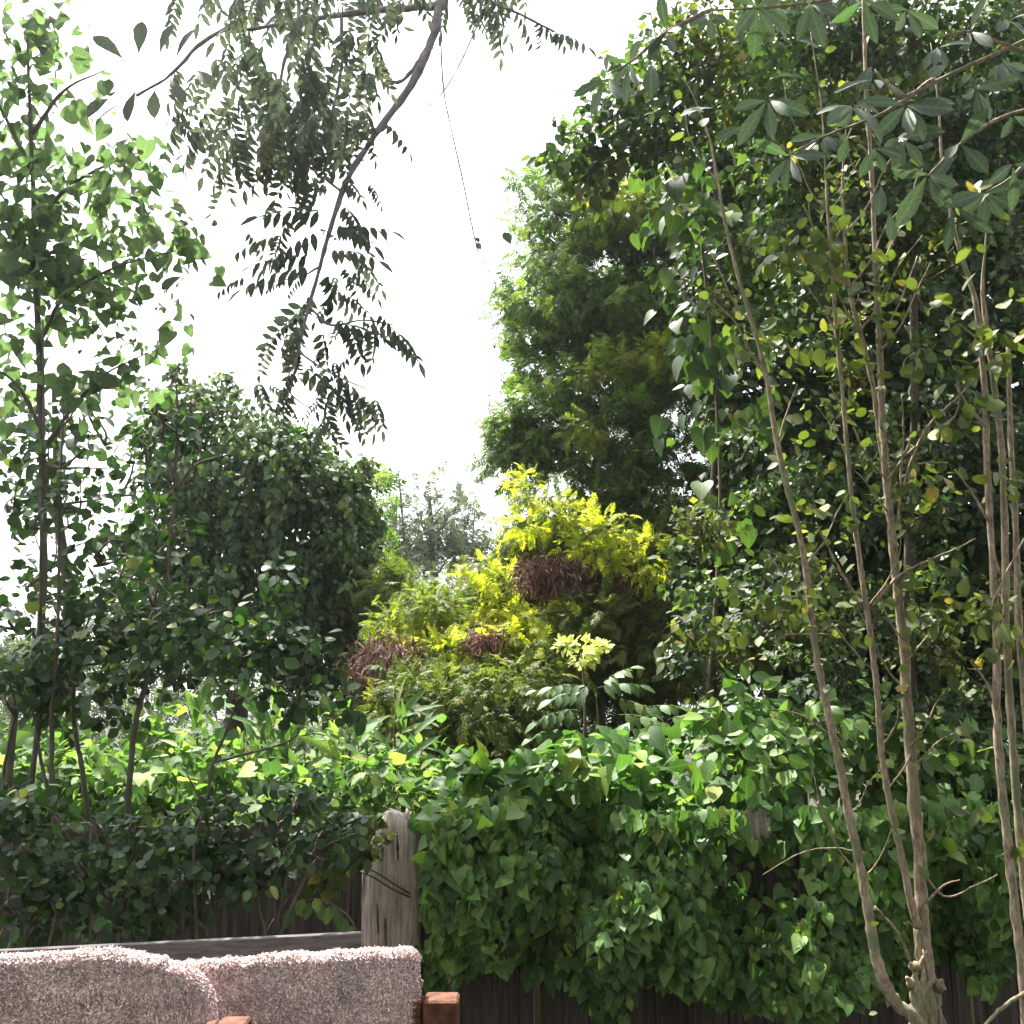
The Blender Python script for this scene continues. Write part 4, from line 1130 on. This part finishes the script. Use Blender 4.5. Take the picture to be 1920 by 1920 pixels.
# ------------------------------------------------------------------ saplings at the left
SG = 'slim dark saplings on the left'
SP = [
    ('slim sapling nearest the left border with two dark stems', 3.95, [[(40, 1620), (55, 1500), (70, 1380), (80, 1300), (75, 1180), (78, 1000), (82, 800), (80, 600)], [(2, 1560), (10, 1430), (30, 1330), (40, 1240)]], (20, 9),
     [(60, 1230, 80, 70), (30, 1310, 60, 50), (110, 1290, 60, 50), (60, 960, 60, 50), (120, 850, 70, 50)]),
    ('straight sapling with a forked foot, second from the left border', 3.8, [[(110, 1640), (104, 1560), (98, 1450), (97, 1340), (104, 1250), (110, 1100), (112, 930), (120, 760)], [(104, 1540), (80, 1440), (68, 1370), (60, 1330)]], (20, 8),
     [(150, 1210, 80, 60), (120, 1140, 60, 50), (190, 1290, 70, 40), (180, 1010, 50, 60), (150, 930, 60, 50)]),
    ('leaning sapling third from the left border', 3.9, [[(172, 1600), (165, 1530), (152, 1430), (140, 1370), (138, 1310), (150, 1220), (180, 1120)]], (18, 7),
     [(220, 1180, 80, 60), (260, 1250, 70, 60), (200, 1330, 50, 30), (280, 1140, 60, 50)]),
    ('tall dark sapling crossing the domed tree', 3.7, [[(236, 1640), (238, 1560), (246, 1420), (258, 1340), (285, 1240), (308, 1130), (325, 960), (330, 850), (332, 740), (325, 700)], [(328, 900), (310, 850), (300, 800)], [(328, 920), (370, 870), (440, 850)], [(285, 1240), (240, 1290), (200, 1330)]], (20, 7),
     [(330, 1190, 80, 60), (290, 1100, 50, 60), (310, 760, 50, 60), (280, 840, 45, 60), (400, 1140, 60, 50), (330, 1260, 60, 40), (330, 980, 40, 50)]),
    ('thin forked sapling reaching up before the domed tree', 3.6, [[(385, 1640), (388, 1530), (398, 1440), (425, 1370), (450, 1300), (480, 1210), (520, 1120)], [(390, 1520), (360, 1470), (345, 1440)], [(392, 1510), (420, 1490), (450, 1470)], [(400, 1430), (540, 1390), (570, 1350)]], (13, 4),
     [(450, 1200, 60, 60), (510, 1190, 60, 60), (540, 1080, 50, 40), (560, 1290, 60, 40), (440, 1290, 60, 40), (560, 1220, 50, 40), (620, 1330, 60, 30)]),
]
for (lab, Y, stems, w, bl) in SP:
    b = at(stems[0][0][0], stems[0][0][1], Y); b[2] = .02
    t = Plant('sapling', b, lab, 'tree', SG, 300, 10)
    tr = t.stem('trunk', [b - np.array([0, 0, .05])] + [at(p[0], p[1], Y) for p in stems[0]], [v * .4 * mpp(b) for v in np.linspace(w[0], w[1] * .6, len(stems[0]) + 1)], 'darkbark', sides=8, wob=.12)
    for s in stems[1:]:
        t.stem('branch', [at(p[0], p[1], Y) for p in s], [v * .5 * mpp(b) for v in np.linspace(w[0] * .5, w[1] * .3, len(s))], 'darkbark', parent=tr, sides=6, wob=.12)
    for (a, b_, c, d) in bl:
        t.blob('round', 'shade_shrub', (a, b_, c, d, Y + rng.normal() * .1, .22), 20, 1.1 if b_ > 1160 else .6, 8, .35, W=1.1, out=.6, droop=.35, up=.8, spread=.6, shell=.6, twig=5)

# ------------------------------------------------------------------ broad-leaved backlit tree, top left
b = at(60, 1600, 4.7); b[2] = .02
t = Plant('tree', b, 'broad leaved tree seen against the white sky in the top left corner', 'tree', None, 300, 10)
tr = t.stem('trunk', [b - np.array([0, 0, .05]), at(20, 1400, 4.7), at(75, 1180, 4.7), at(80, 900, 4.7), at(70, 600, 4.7), at(60, 300, 4.7), at(50, 60, 4.7)], [.022, .02, .019, .018, .016, .012, .005], 'darkbark', wob=.15)
for pts in ([(72, 650), (120, 560), (220, 500), (330, 470)], [(66, 420), (130, 350), (220, 300), (280, 280)], [(76, 800), (30, 720), (-30, 680)], [(60, 250), (120, 170), (200, 130)], [(78, 850), (140, 760), (200, 700), (280, 660)], [(60, 320), (10, 220), (-20, 150)]):
    t.stem('branch', [at(p[0], p[1], 4.7) for p in pts], [.014, .01, .006, .003], 'darkbark', parent=tr, sides=6, wob=.15)
for s, cv in (((40, 200, 80, 110), 1.8), ((30, 380, 90, 90), 1.5), ((170, 290, 110, 50), 1.0), ((190, 370, 120, 80), 1.5), ((110, 480, 110, 90), 1.5), ((250, 450, 80, 70), .9), ((290, 560, 80, 40), .7), ((60, 600, 90, 80), 1.2), ((190, 620, 90, 60), .8), ((100, 60, 130, 60), .7), ((130, 740, 90, 50), 1.0), ((60, 830, 80, 70), .7), ((30, 720, 60, 60), .9), ((220, 560, 60, 60), .7), ((40, 500, 70, 60), 1.6), ((250, 680, 60, 40), .7), ((300, 400, 50, 40), .5), ((310, 480, 50, 50), .5), ((270, 330, 50, 40), .5), ((330, 580, 40, 40), .4), ((180, 180, 70, 40), .5), ((40, 60, 60, 80), .7)):
    t.blob('heart', 'lime', (*s, 4.7 + rng.normal() * .1, .3), 27, cv * .72, 8, .5, W=.9, out=.5, droop=.7, up=.6, spread=.65, var=.4, shell=.6, nfront=.5)

t = tree('tree', 150, 1500, 6.3, 'sparse round leaved tree low against the white sky at the left', 'tree', None, [(130, 1200), (112, 1000), (105, 850), (100, 700)], (24, 8))
for s, cv in (((110, 900, 110, 80), .9), ((60, 1050, 80, 80), .7), ((180, 1020, 70, 70), .8), ((110, 780, 100, 60), .9), ((200, 800, 60, 60), .8), ((30, 930, 60, 60), 1.0), ((230, 900, 50, 50), .6), ((150, 1120, 110, 50), 1.2), ((30, 1150, 60, 50), 1.2), ((230, 1090, 60, 50), 1.4)):
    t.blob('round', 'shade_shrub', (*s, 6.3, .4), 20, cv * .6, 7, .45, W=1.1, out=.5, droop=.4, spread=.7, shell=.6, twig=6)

# ------------------------------------------------------------------ pinnate-leaved tree hanging into the top of the view
PY = 4.9
b = at(1000, -600, PY + .5); b[2] = .02; b[1] = PY + .5; b[0] = 2.3
b = np.array([3.3, PY + 3.3, .5])
t = Plant('tree', b, 'tree with drooping pinnate leaves whose long bare branch hangs into the sky gap', 'tree', None, 300, 10, 'compound_leaf')
lm = t.stem('limb', [b - np.array([0, 0, .4]), np.array([3.2, PY + 3.1, 3.8]), np.array([2.2, PY + 1.6, 7.4]), at(900, -420, PY), at(838, -120, PY), at(826, 0, PY)], [.16, .14, .11, .07, .045, .035], 'branchgrey', sides=10, wob=.05)
br = t.pxstem('branch', [(826, 0), (808, 80), (770, 160), (705, 250), (655, 330), (625, 410), (600, 500), (575, 590), (555, 680), (545, 740)], (21, 18, 15, 13, 11, 10, 8, 6, 4, 2), PY, 'branchgrey', parent=lm, sides=8, wob=.06)
for pts, w in (([(800, 90), (775, 130), (745, 155), (715, 140), (700, 120)], (10, 5)), ([(708, 243), (680, 250), (655, 255), (600, 240), (560, 190)], (10, 5)), ([(640, 360), (610, 330), (580, 280), (560, 240)], (6, 3)), ([(826, 10), (700, 20), (560, 40), (440, 60)], (16, 6)), ([(470, 30), (380, 80), (320, 140), (255, 180)], (9, 6)), ([(580, 575), (620, 610), (680, 600), (740, 610)], (6, 3)), ([(600, 500), (560, 520), (500, 530)], (5, 2)), ([(560, 660), (620, 700), (690, 730)], (5, 2)), ([(555, 670), (540, 730), (600, 780)], (4, 2)), ([(826, 0), (880, -10), (960, 20), (1040, 60)], (9, 4)), ([(560, 40), (530, 130), (520, 230), (540, 320)], (9, 4)), ([(640, 30), (640, 130), (620, 220)], (8, 4))):
    t.pxstem('twig', pts, w, PY, 'branchgrey', parent=lm, sides=6, wob=.1)


def pinn(px, py, dx, dy, s, Y=PY, mat='pinnate', jit=.25):
    c = at(px, py, Y)
    d = np.array([dx, rng.normal() * .35 - .1, -dy])
    nrm = np.array([rng.normal() * .4, -.7 + rng.normal() * .5, .8])
    t.leaves('pinnate', mat, c[None], d[None], nrm[None], np.array([s * .85 * mpp(c)]), rng.uniform(.75, 1.0))


for k in range(125):                     # dense upper mass
    q = rng.random()
    px_, py_ = rng.normal(540, 125), rng.uniform(-60, 260)
    if px_ > 705 + 20 * rng.random() or px_ < 330: continue
    pinn(px_, py_, rng.normal() * .6, 1.0, rng.uniform(90, 150), PY + rng.normal() * .35)
for k in range(45):
    pinn(rng.uniform(640, 980), rng.uniform(-90, 20), rng.normal() * .6, .9, rng.uniform(70, 120), PY + rng.normal() * .3)
for k in range(26):
    pinn(rng.uniform(500, 660), rng.uniform(190, 290), rng.normal() * .4, 1.0, rng.uniform(80, 130), PY + rng.normal() * .2)
for (px_, py_, dx, dy, s) in ((430, 200, -.7, .5, 100), (400, 230, -.3, .8, 110), (410, 280, .1, 1, 110), (470, 240, -.4, .9, 120), (380, 190, -.8, .4, 90), (420, 330, .1, 1, 100), (500, 250, 0, 1, 120),
                            (620, 400, -1, .15, 170), (610, 430, -.9, .5, 170), (600, 500, -1, .2, 190), (600, 480, -.9, -.1, 180), (590, 540, -.8, .6, 160), (580, 560, -.7, .9, 150), (640, 380, .5, .6, 110), (620, 430, .9, -.1, 150), (625, 420, .8, .4, 150), (610, 470, .9, .1, 150),
                            (600, 510, .8, .5, 140), (610, 500, .4, .9, 140), (530, 440, -.8, .2, 130), (545, 400, -.4, .7, 120), (520, 380, -.6, -.4, 110), (575, 600, -.6, .9, 120), (560, 620, .1, 1, 130), (620, 605, .8, .2, 150), (680, 600, .9, .3, 160), (730, 610, .7, .7, 130), (650, 605, .5, .9, 120), (600, 610, .3, 1, 120), (700, 610, .2, 1, 100),
                            (640, 330, .7, .7, 90), (690, 340, .5, .7, 70), (560, 680, .9, .6, 150), (620, 700, .9, .4, 140), (680, 730, .5, .9, 110), (640, 710, .2, 1, 120), (555, 690, -.5, .8, 110), (600, 770, .5, .9, 110), (660, 740, .4, 1, 110), (700, 740, .4, 1, 100), (545, 730, -.4, .9, 110), (540, 620, -.3, 1, 110),
                            (960, 10, .6, .5, 110), (1000, 40, .9, .4, 110), (1030, 60, .9, .4, 110), (1010, 30, .3, .9, 80), (880, 0, .4, .8, 90), (920, 10, -.3, .9, 80), (600, 330, -.2, 1, 120), (560, 300, .0, 1, 120), (570, 310, -.3, .9, 100), (640, 260, .2, 1, 110), (680, 120, .5, .9, 110), (690, 60, .5, .9, 110), (680, 200, .4, .9, 90)):
    pinn(px_, py_, dx, dy, s)
for k in range(46):
    qx, qy = rng.normal(610, 75), rng.uniform(420, 790)
    if qx > 700 and qy < 570: continue
    pinn(qx, qy, rng.normal() * .9, .5 + rng.random() * .5, rng.uniform(60, 110), PY + rng.normal() * .2)
# big pointed leaves on the dark bough at the left of it
for (px_, py_, dx, dy) in ((255, 170, -.2, 1), (260, 100, .1, -1), (230, 110, -.7, -.6), (300, 100, .3, -.9), (240, 190, -.8, .6), (330, 110, .4, -.8), (320, 150, .5, .7), (360, 130, .6, .5), (290, 170, .1, 1), (250, 120, -.9, -.1), (220, 170, -.6, .7)):
    c = at(px_, py_, PY - .2)
    t.leaves('oblong', 'pinnate', c[None], np.array([[dx, -.3, -dy]]), np.array([[rng.normal() * .3, -.7, .6]]), np.array([rng.uniform(60, 85) * mpp(c)]), 1.2)

# thin hanging vine strands
hv = Plant('hanging_vine', at(826, -60, PY - .15), 'thin bare vine strand hanging straight down in the sky gap', 'vine', 'thin hanging vines')
hv.pxstem('strand', [(826, -60), (826, 60), (832, 170), (850, 260), (868, 340), (882, 410), (893, 462)], (4, 3.2, 3, 2.6), PY - .15, 'branchgrey', sides=5)
hv.pxstem('strand', [(893, 462), (906, 490), (928, 530), (928, 566)], (2.4, 1.6), PY - .15, 'branchgrey', sides=4)
for (a, b_, s) in ((894, 455, 18), (945, 435, 30), (893, 445, 14)):
    c = at(a, b_, PY - .15)
    hv.leaves('ovate', 'pinnate', c[None], np.array([[.4, -.2, -.8]]), np.array([[0, -1, .4]]), np.array([s * mpp(c)]), 1.2)
hv = Plant('hanging_vine', at(905, -40, PY - .1), 'thin looped vine strand swinging right of the bare branch', 'vine', 'thin hanging vines')
hv.pxstem('strand', [(910, -40), (900, 30), (885, 70), (862, 120), (836, 165), (805, 198), (785, 202), (765, 196)], (4, 3, 2.5, 1.5), PY - .1, 'branchgrey', sides=5)
hv.pxstem('strand', [(880, 30), (840, 70), (800, 100), (760, 130)], (2, 1.5), PY - .1, 'branchgrey', sides=4)

# ------------------------------------------------------------------ pale multi-stemmed clump on the right
CY = 3.5
cb = at(1730, 1900, CY); cb[2] = .02
cr = Plant('multi_stem_tree', cb, 'pale barked clump of long stems rising from a knotted base at the lower right', 'tree', None, 300, 10)
base_pts = [cb - np.array([0, 0, .05]), at(1728, 2200, CY), at(1732, 1960, CY), at(1738, 1890, CY), at(1738, 1830, CY)]
kn = cr.stem('base', base_pts, [.085, .065, .05, .045, .028], 'bark', sides=14, bump=.12, wob=.12)
for k in range(11):                      # ribs of torn bark twist up out of the knotted base
    a0, a1 = rng.uniform(1706, 1758), rng.uniform(1716, 1752)
    c0, c1 = rng.uniform(1890, 1960), rng.uniform(1770, 1850)
    P = [at(a0, c0, CY - .045), at((a0 + a1) / 2 + rng.normal() * 5, c0 * .6 + c1 * .4, CY - .06), at((a0 + a1) / 2 + rng.normal() * 6, c0 * .3 + c1 * .7, CY - .05), at(a1, c1, CY - .03)]
    cr.stem('bark_rib', P, [.008, .013, .010, .003], 'bark', parent=kn, sides=9, bump=.05, wob=.05)
for (p, q) in (((1716, 1848), (1700, 1832)), ((1722, 1815), (1706, 1806)), ((1757, 1850), (1766, 1836))):
    cr.stem('stub', [at(p[0], p[1], CY - .03), at((p[0] + q[0]) / 2, (p[1] + q[1]) / 2 + 3, CY - .05), at(q[0], q[1], CY - .06)], [.02, .014, .005], 'bark', parent=kn, sides=7, bump=.15)
STEMS = [
    ('main', [(1738, 1850), (1730, 1760), (1726, 1680), (1724, 1600), (1714, 1500), (1706, 1400), (1700, 1300), (1694, 1200), (1682, 1100), (1672, 1000), (1662, 900), (1654, 780), (1650, 660), (1643, 520), (1636, 360), (1625, 180), (1620, 40), (1618, -80)], (48, 44, 36, 34, 33, 30, 28, 26, 24, 22, 20, 18, 16, 14, 12, 10, 8), 0),
    ('left', [(1745, 1945), (1712, 1905), (1680, 1880), (1655, 1835), (1640, 1780), (1630, 1720), (1618, 1650), (1606, 1590), (1592, 1530), (1578, 1450), (1562, 1380), (1545, 1300), (1530, 1220), (1520, 1140), (1510, 1060), (1494, 980), (1470, 890), (1450, 790), (1436, 700), (1412, 610), (1385, 520), (1362, 430), (1346, 340), (1330, 260), (1300, 180), (1270, 130)], (40, 34, 32, 30, 27, 25, 24, 22, 20, 19, 18, 17, 16, 15, 13, 11, 9, 7, 4, 1.5), -.06),
    ('inner', [(1722, 1740), (1708, 1690), (1694, 1620), (1678, 1550), (1664, 1480), (1652, 1400), (1645, 1300), (1636, 1220), (1625, 1140), (1612, 1050), (1600, 960), (1590, 860), (1580, 740), (1568, 620), (1560, 500), (1552, 400), (1548, 320), (1540, 200), (1520, 60)], (24, 20, 19, 18, 18, 17, 16, 15, 14, 13, 12, 11, 9, 7, 4, 2), -.03),
    ('upper', [(1672, 1000), (1664, 920), (1650, 820), (1636, 720), (1612, 620), (1592, 540), (1584, 440), (1580, 330), (1590, 200)], (17, 16, 15, 13, 11, 8, 2), .05),
]
main = None
for (nm, pts, w, dy) in STEMS:
    o = cr.pxstem('stem', pts, [v * .68 for v in w], CY + dy, 'bark', sides=10, bump=.05, wob=.07)
    if main is None: main = o
TW = [([(1640, 1180), (1600, 1110), (1570, 1060), (1540, 1000), (1530, 980)], (8, 4)), ([(1632, 1140), (1680, 1085), (1720, 1060), (1790, 1030), (1830, 1010)], (8, 4)), ([(1690, 930), (1710, 860), (1740, 800), (1790, 750), (1840, 700)], (8, 4)), ([(1685, 980), (1690, 880), (1694, 800), (1690, 740)], (8, 3)),
      ([(1690, 860), (1740, 820), (1790, 780), (1800, 740)], (6, 3)), ([(1455, 850), (1470, 790), (1495, 720)], (8, 3)), ([(1720, 1620), (1770, 1680), (1830, 1660), (1870, 1640)], (7, 3)), ([(1728, 1700), (1770, 1660), (1800, 1650)], (8, 3)), ([(1640, 1700), (1690, 1760), (1715, 1830)], (8, 6)), ([(1620, 1600), (1560, 1590), (1500, 1600), (1430, 1640)], (5, 2)),
      ([(1520, 1140), (1480, 1090), (1440, 1040)], (6, 3)), ([(1555, 1190), (1480, 1190), (1470, 1200)], (6, 2)), ([(1560, 1170), (1610, 1230), (1650, 1270)], (6, 3)), ([(1590, 860), (1560, 800), (1530, 760)], (5, 2)), ([(1650, 640), (1690, 560), (1720, 480)], (6, 3)), ([(1568, 620), (1530, 560), (1500, 520)], (5, 2)), ([(1700, 1240), (1750, 1180), (1790, 1140)], (6, 2)), ([(1712, 1440), (1760, 1390), (1800, 1370)], (6, 2)), ([(1562, 1380), (1500, 1340), (1450, 1330)], (6, 2)), ([(1640, 520), (1690, 420), (1720, 330)], (6, 3)), ([(1664, 960), (1620, 900), (1600, 880)], (5, 2))]
for k in range(34):
    s_ = STEMS[k % 4][1]; q = random.randint(4, len(s_) - 3)
    x0, y0 = s_[q]; sd = random.choice((-1, 1)); l_ = random.uniform(50, 130)
    TW.append(([(x0, y0), (x0 + sd * l_ * .35, y0 - l_ * .45), (x0 + sd * l_ * .6, y0 - l_ * 1.0), (x0 + sd * l_ * random.uniform(.6, 1.1), y0 - l_ * 1.5)], (random.uniform(4, 7), 2)))
for pts, w in TW:
    cr.pxstem('twig', pts, [v * .7 for v in w], CY - .02, 'bark', parent=main, sides=6, bump=.1, wob=.2)
# loose leaves along stems and twigs
for (pts, w), kk in [((p, w), 7) for p, w in TW] + [((s[1], s[2]), 22) for s in STEMS]:
    pts = np.array(pts, float)
    n = kk if len(pts) < 8 else 60
    f = rng.random(n) * (len(pts) - 1); i = np.minimum(f.astype(int), len(pts) - 2); fr = (f - i)[:, None]
    q = pts[i] * (1 - fr) + pts[i + 1] * fr + rng.normal(size=(n, 2)) * 34
    q = q[(q[:, 1] < 1500) | (rng.random(len(q)) < .25)]; n = len(q)
    if n == 0: continue
    P = at_many(q[:, 0], q[:, 1], CY + rng.normal(size=n) * .14)
    cr.leaves('round', 'olive', P, np.array([0, -.2, -.3]) + rng.normal(size=(n, 3)) * .7, np.array([0, -.5, .8]) + rng.normal(size=(n, 3)) * .5, rng.uniform(13, 28, n) * mpp(P[0]), .95)
for (a, b_, c, d, cv) in ((1480, 1130, 80, 50, .5), (1560, 420, 80, 60, .5), (1620, 600, 90, 70, .4), (1720, 900, 70, 70, .35), (1430, 620, 60, 60, .5), (1440, 480, 70, 60, .5), (1560, 760, 60, 60, .35), (1780, 1130, 70, 50, .5), (1740, 650, 80, 80, .4), (1390, 1150, 70, 30, .4), (1560, 1000, 70, 50, .35)):
    cr.blob('round', 'olive', (a, b_, c, d, CY - .05, .2), 25, cv, 6, .4, out=.4, droop=.3, spread=.7, shell=.6)

# stems at the right border
eb = at(1925, 1900, 3.35); eb[2] = .02
er = Plant('multi_stem_tree', eb, 'pair of pale stems along the right border', 'tree', None, 300, 10)
e0 = er.stem('stem', [eb - np.array([0, 0, .05]), at(1935, 2050, 3.35)] + [at(p[0], p[1], 3.35) for p in ((1918, 1830), (1905, 1720), (1892, 1600), (1878, 1480), (1870, 1350), (1868, 1200), (1862, 1060), (1852, 900), (1848, 760), (1838, 640), (1828, 560), (1800, 470), (1780, 390), (1766, 300), (1760, 200), (1745, 80))], [v * .36 * mpp(eb) for v in (30, 28, 27, 26, 25, 24, 23, 22, 21, 20, 19, 18, 16, 14, 12, 10, 7, 3)], 'bark', sides=10, bump=.05, wob=.07)
er.pxstem('stem', [(1935, 1800), (1915, 1600), (1902, 1450), (1893, 1300), (1886, 1150), (1884, 1000), (1878, 850), (1866, 740), (1850, 620), (1842, 540), (1846, 480), (1850, 420)], (16, 15, 14, 13, 12, 10, 6, 2), 3.42, 'bark', sides=9, bump=.05, wob=.07)
er.pxstem('stem', [(1960, 1700), (1930, 1400), (1912, 1200), (1905, 1000), (1895, 820), (1890, 640)], (15, 13, 11, 8), 3.5, 'bark', sides=9, bump=.05, wob=.07)
for pts, w in (([(1865, 1130), (1890, 1070), (1920, 1010)], (7, 3)), ([(1855, 980), (1820, 920), (1790, 880)], (6, 2)), ([(1848, 800), (1815, 760), (1790, 720)], (7, 3)), ([(1870, 1330), (1850, 1280), (1820, 1240)], (7, 3)), ([(1876, 1080), (1860, 1020)], (5, 3)), ([(1925, 1860), (1880, 1890), (1840, 1930)], (9, 6)), ([(1838, 640), (1800, 610), (1760, 600)], (6, 2))):
    er.pxstem('twig', pts, w, 3.33, 'bark', parent=e0, sides=6, wob=.2)
for (a, b_, c, d, cv) in ((1890, 620, 60, 60, .8), (1830, 1140, 70, 50, .8), (1890, 900, 50, 60, .5), (1800, 760, 60, 50, .5), (1830, 420, 60, 50, .6), (1880, 1200, 60, 50, .5), (1890, 1560, 50, 40, .3)):
    er.blob('round', 'olive', (a, b_, c, d, 3.3, .2), 27, cv, 6, .4, out=.4, droop=.3, spread=.7, shell=.6)

# ------------------------------------------------------------------ large grey-green leaves close overhead, upper right
QY = 2.9
qb = np.array([2.9, QY + .2, .02])
qt = Plant('tree', qb, 'tree with large grey green whorled leaves reaching in close at the upper right corner', 'tree', None, 300, 10)
ql = qt.stem('trunk', [qb - np.array([0, 0, .05]), qb + np.array([.05, 0, 1.5]), np.array([2.75, QY + .1, 3.2]), np.array([2.5, QY, 4.6])], [.06, .055, .045, .03], 'bark', sides=10)
hub = np.array([2.75, QY + .1, 3.2])
BR = [[(1990, 190), (1880, 220), (1800, 270), (1740, 330)], [(1980, 120), (1900, 90), (1820, 60), (1760, 70)], [(1980, 250), (1900, 330), (1850, 360)], [(1960, 60), (1760, 150), (1650, 215), (1560, 250), (1480, 290)], [(1950, -30), (1700, -20), (1480, 10), (1330, 20)], [(1330, 20), (1250, 60), (1190, 110), (1140, 140)], [(1750, 150), (1690, 180), (1640, 130)]]
for pts in BR:
    P = [at(p[0], p[1], QY) for p in pts]
    qt.stem('branch', P, np.linspace(.008, .003, len(P)), 'bark', parent=ql, sides=6, wob=.15)
qt.stem('branch', [hub, at(1990, 190, QY)], [.02, .013], 'bark', parent=ql, sides=6)
qt.stem('branch', [np.array([2.5, QY, 4.2]), at(1950, -30, QY)], [.02, .013], 'bark', parent=ql, sides=6)
WH = [(1545, 255, -.3, .1), (1480, 295, -.6, -.2), (1600, 200, .1, .4), (1640, 150, 0, .7), (1760, 90, -.2, .3), (1740, 330, -.5, -.5), (1800, 270, -.2, -.2), (1850, 365, -.3, -.2), (1820, 60, -.2, .2), (1880, 120, 0, .2), (1890, 40, 0, .5), (1900, 220, -.1, -.2), (1700, 200, -.2, .1), (1330, 30, -.3, -.3), (1250, 60, -.5, -.2), (1180, 120, -.7, -.3), (1420, 15, -.1, -.4), (1520, 10, 0, -.5), (1620, 0, 0, -.4), (1700, 20, .1, -.4), (1440, 190, -.3, -.3), (1690, 260, -.2, -.4), (1640, 280, -.1, -.5), (1830, 170, .1, -.3), (1900, 310, 0, -.5), (1790, 390, -.2, -.6), (1140, 150, -.8, -.2)]
for (a, b_, dx, dz) in WH:
    c = at(a, b_, QY + rng.normal() * .1)
    qt.whorl('oblong', 'greyleaf', c, (dx, -.8, dz + .2), int(rng.integers(3, 7)), rng.uniform(50, 92) * mpp(c), rng.uniform(.7, 1.1), .7, .8)
for k in range(34):
    a, b_ = rng.uniform(1180, 1930), rng.uniform(-10, 400)
    if b_ > 120 + (a - 1180) * .6 or rng.random() < .25: continue
    c = at(a, b_, QY + .25 + rng.normal() * .15)
    qt.leaves('oblong', 'greyleaf', c[None], np.array([[rng.normal() * .7, -.3, -.6 + rng.normal() * .4]]), np.array([[rng.normal() * .4, -.8, .7]]), np.array([rng.uniform(45, 80) * mpp(c)]), 1.1)

# unseen leaf masses added overhead and behind the viewer to block sky light
for (c, R, n, s) in (((.8, -2.2, 7.6), (6.5, 3.6, 1.6), 2600, .36), ((0, -7.5, 5.0), (10, 2.6, 4.5), 5200, .46)):
    u = unit(rng.normal(size=(n, 3))) * rng.random((n, 1)) ** .5
    P = np.array(c) + u * np.array(R)
    qt.leaves('oblong', 'greyleaf', P, rng.normal(size=(n, 3)) * .7 + np.array([0, 0, -.4]), rng.normal(size=(n, 3)) * .6 + np.array([0, 0, .8]), s * rng.uniform(.6, 1.3, n), 2.2)
qt.stem('branch', [hub, np.array([2.3, 1.0, 5.6]), np.array([1.2, -2.0, 7.4]), np.array([.2, -6.5, 6.2])], [.045, .04, .03, .015], 'bark', parent=ql, sides=7)

# ------------------------------------------------------------------ thin haze
hz = np.array([(x_, y_, z_) for x_ in (-420, 420) for y_ in (-70, 920) for z_ in (-2.0, 40.0)], float)
hf = np.array([(0, 1, 3, 2), (4, 6, 7, 5), (0, 4, 5, 1), (2, 3, 7, 6), (0, 2, 6, 4), (1, 5, 7, 3)])
hm = bpy.data.materials.new('haze_air')
t_, N_, L_ = nodes(hm)
pv = N_('ShaderNodeVolumePrincipled')
pv.inputs['Color'].default_value = (.92, .95, 1, 1)
pv.inputs['Density'].default_value = 0.0008
pv.inputs['Anisotropy'].default_value = 0.55
ho = N_('ShaderNodeOutputMaterial'); L_(pv.outputs[0], ho.inputs['Volume'])
hz_o = link('haze', np_mesh('haze', hz, hf, None, None, hm, False))
tag(hz_o, 'thin bright haze in the air', None, None, 'stuff')

finish_plants()
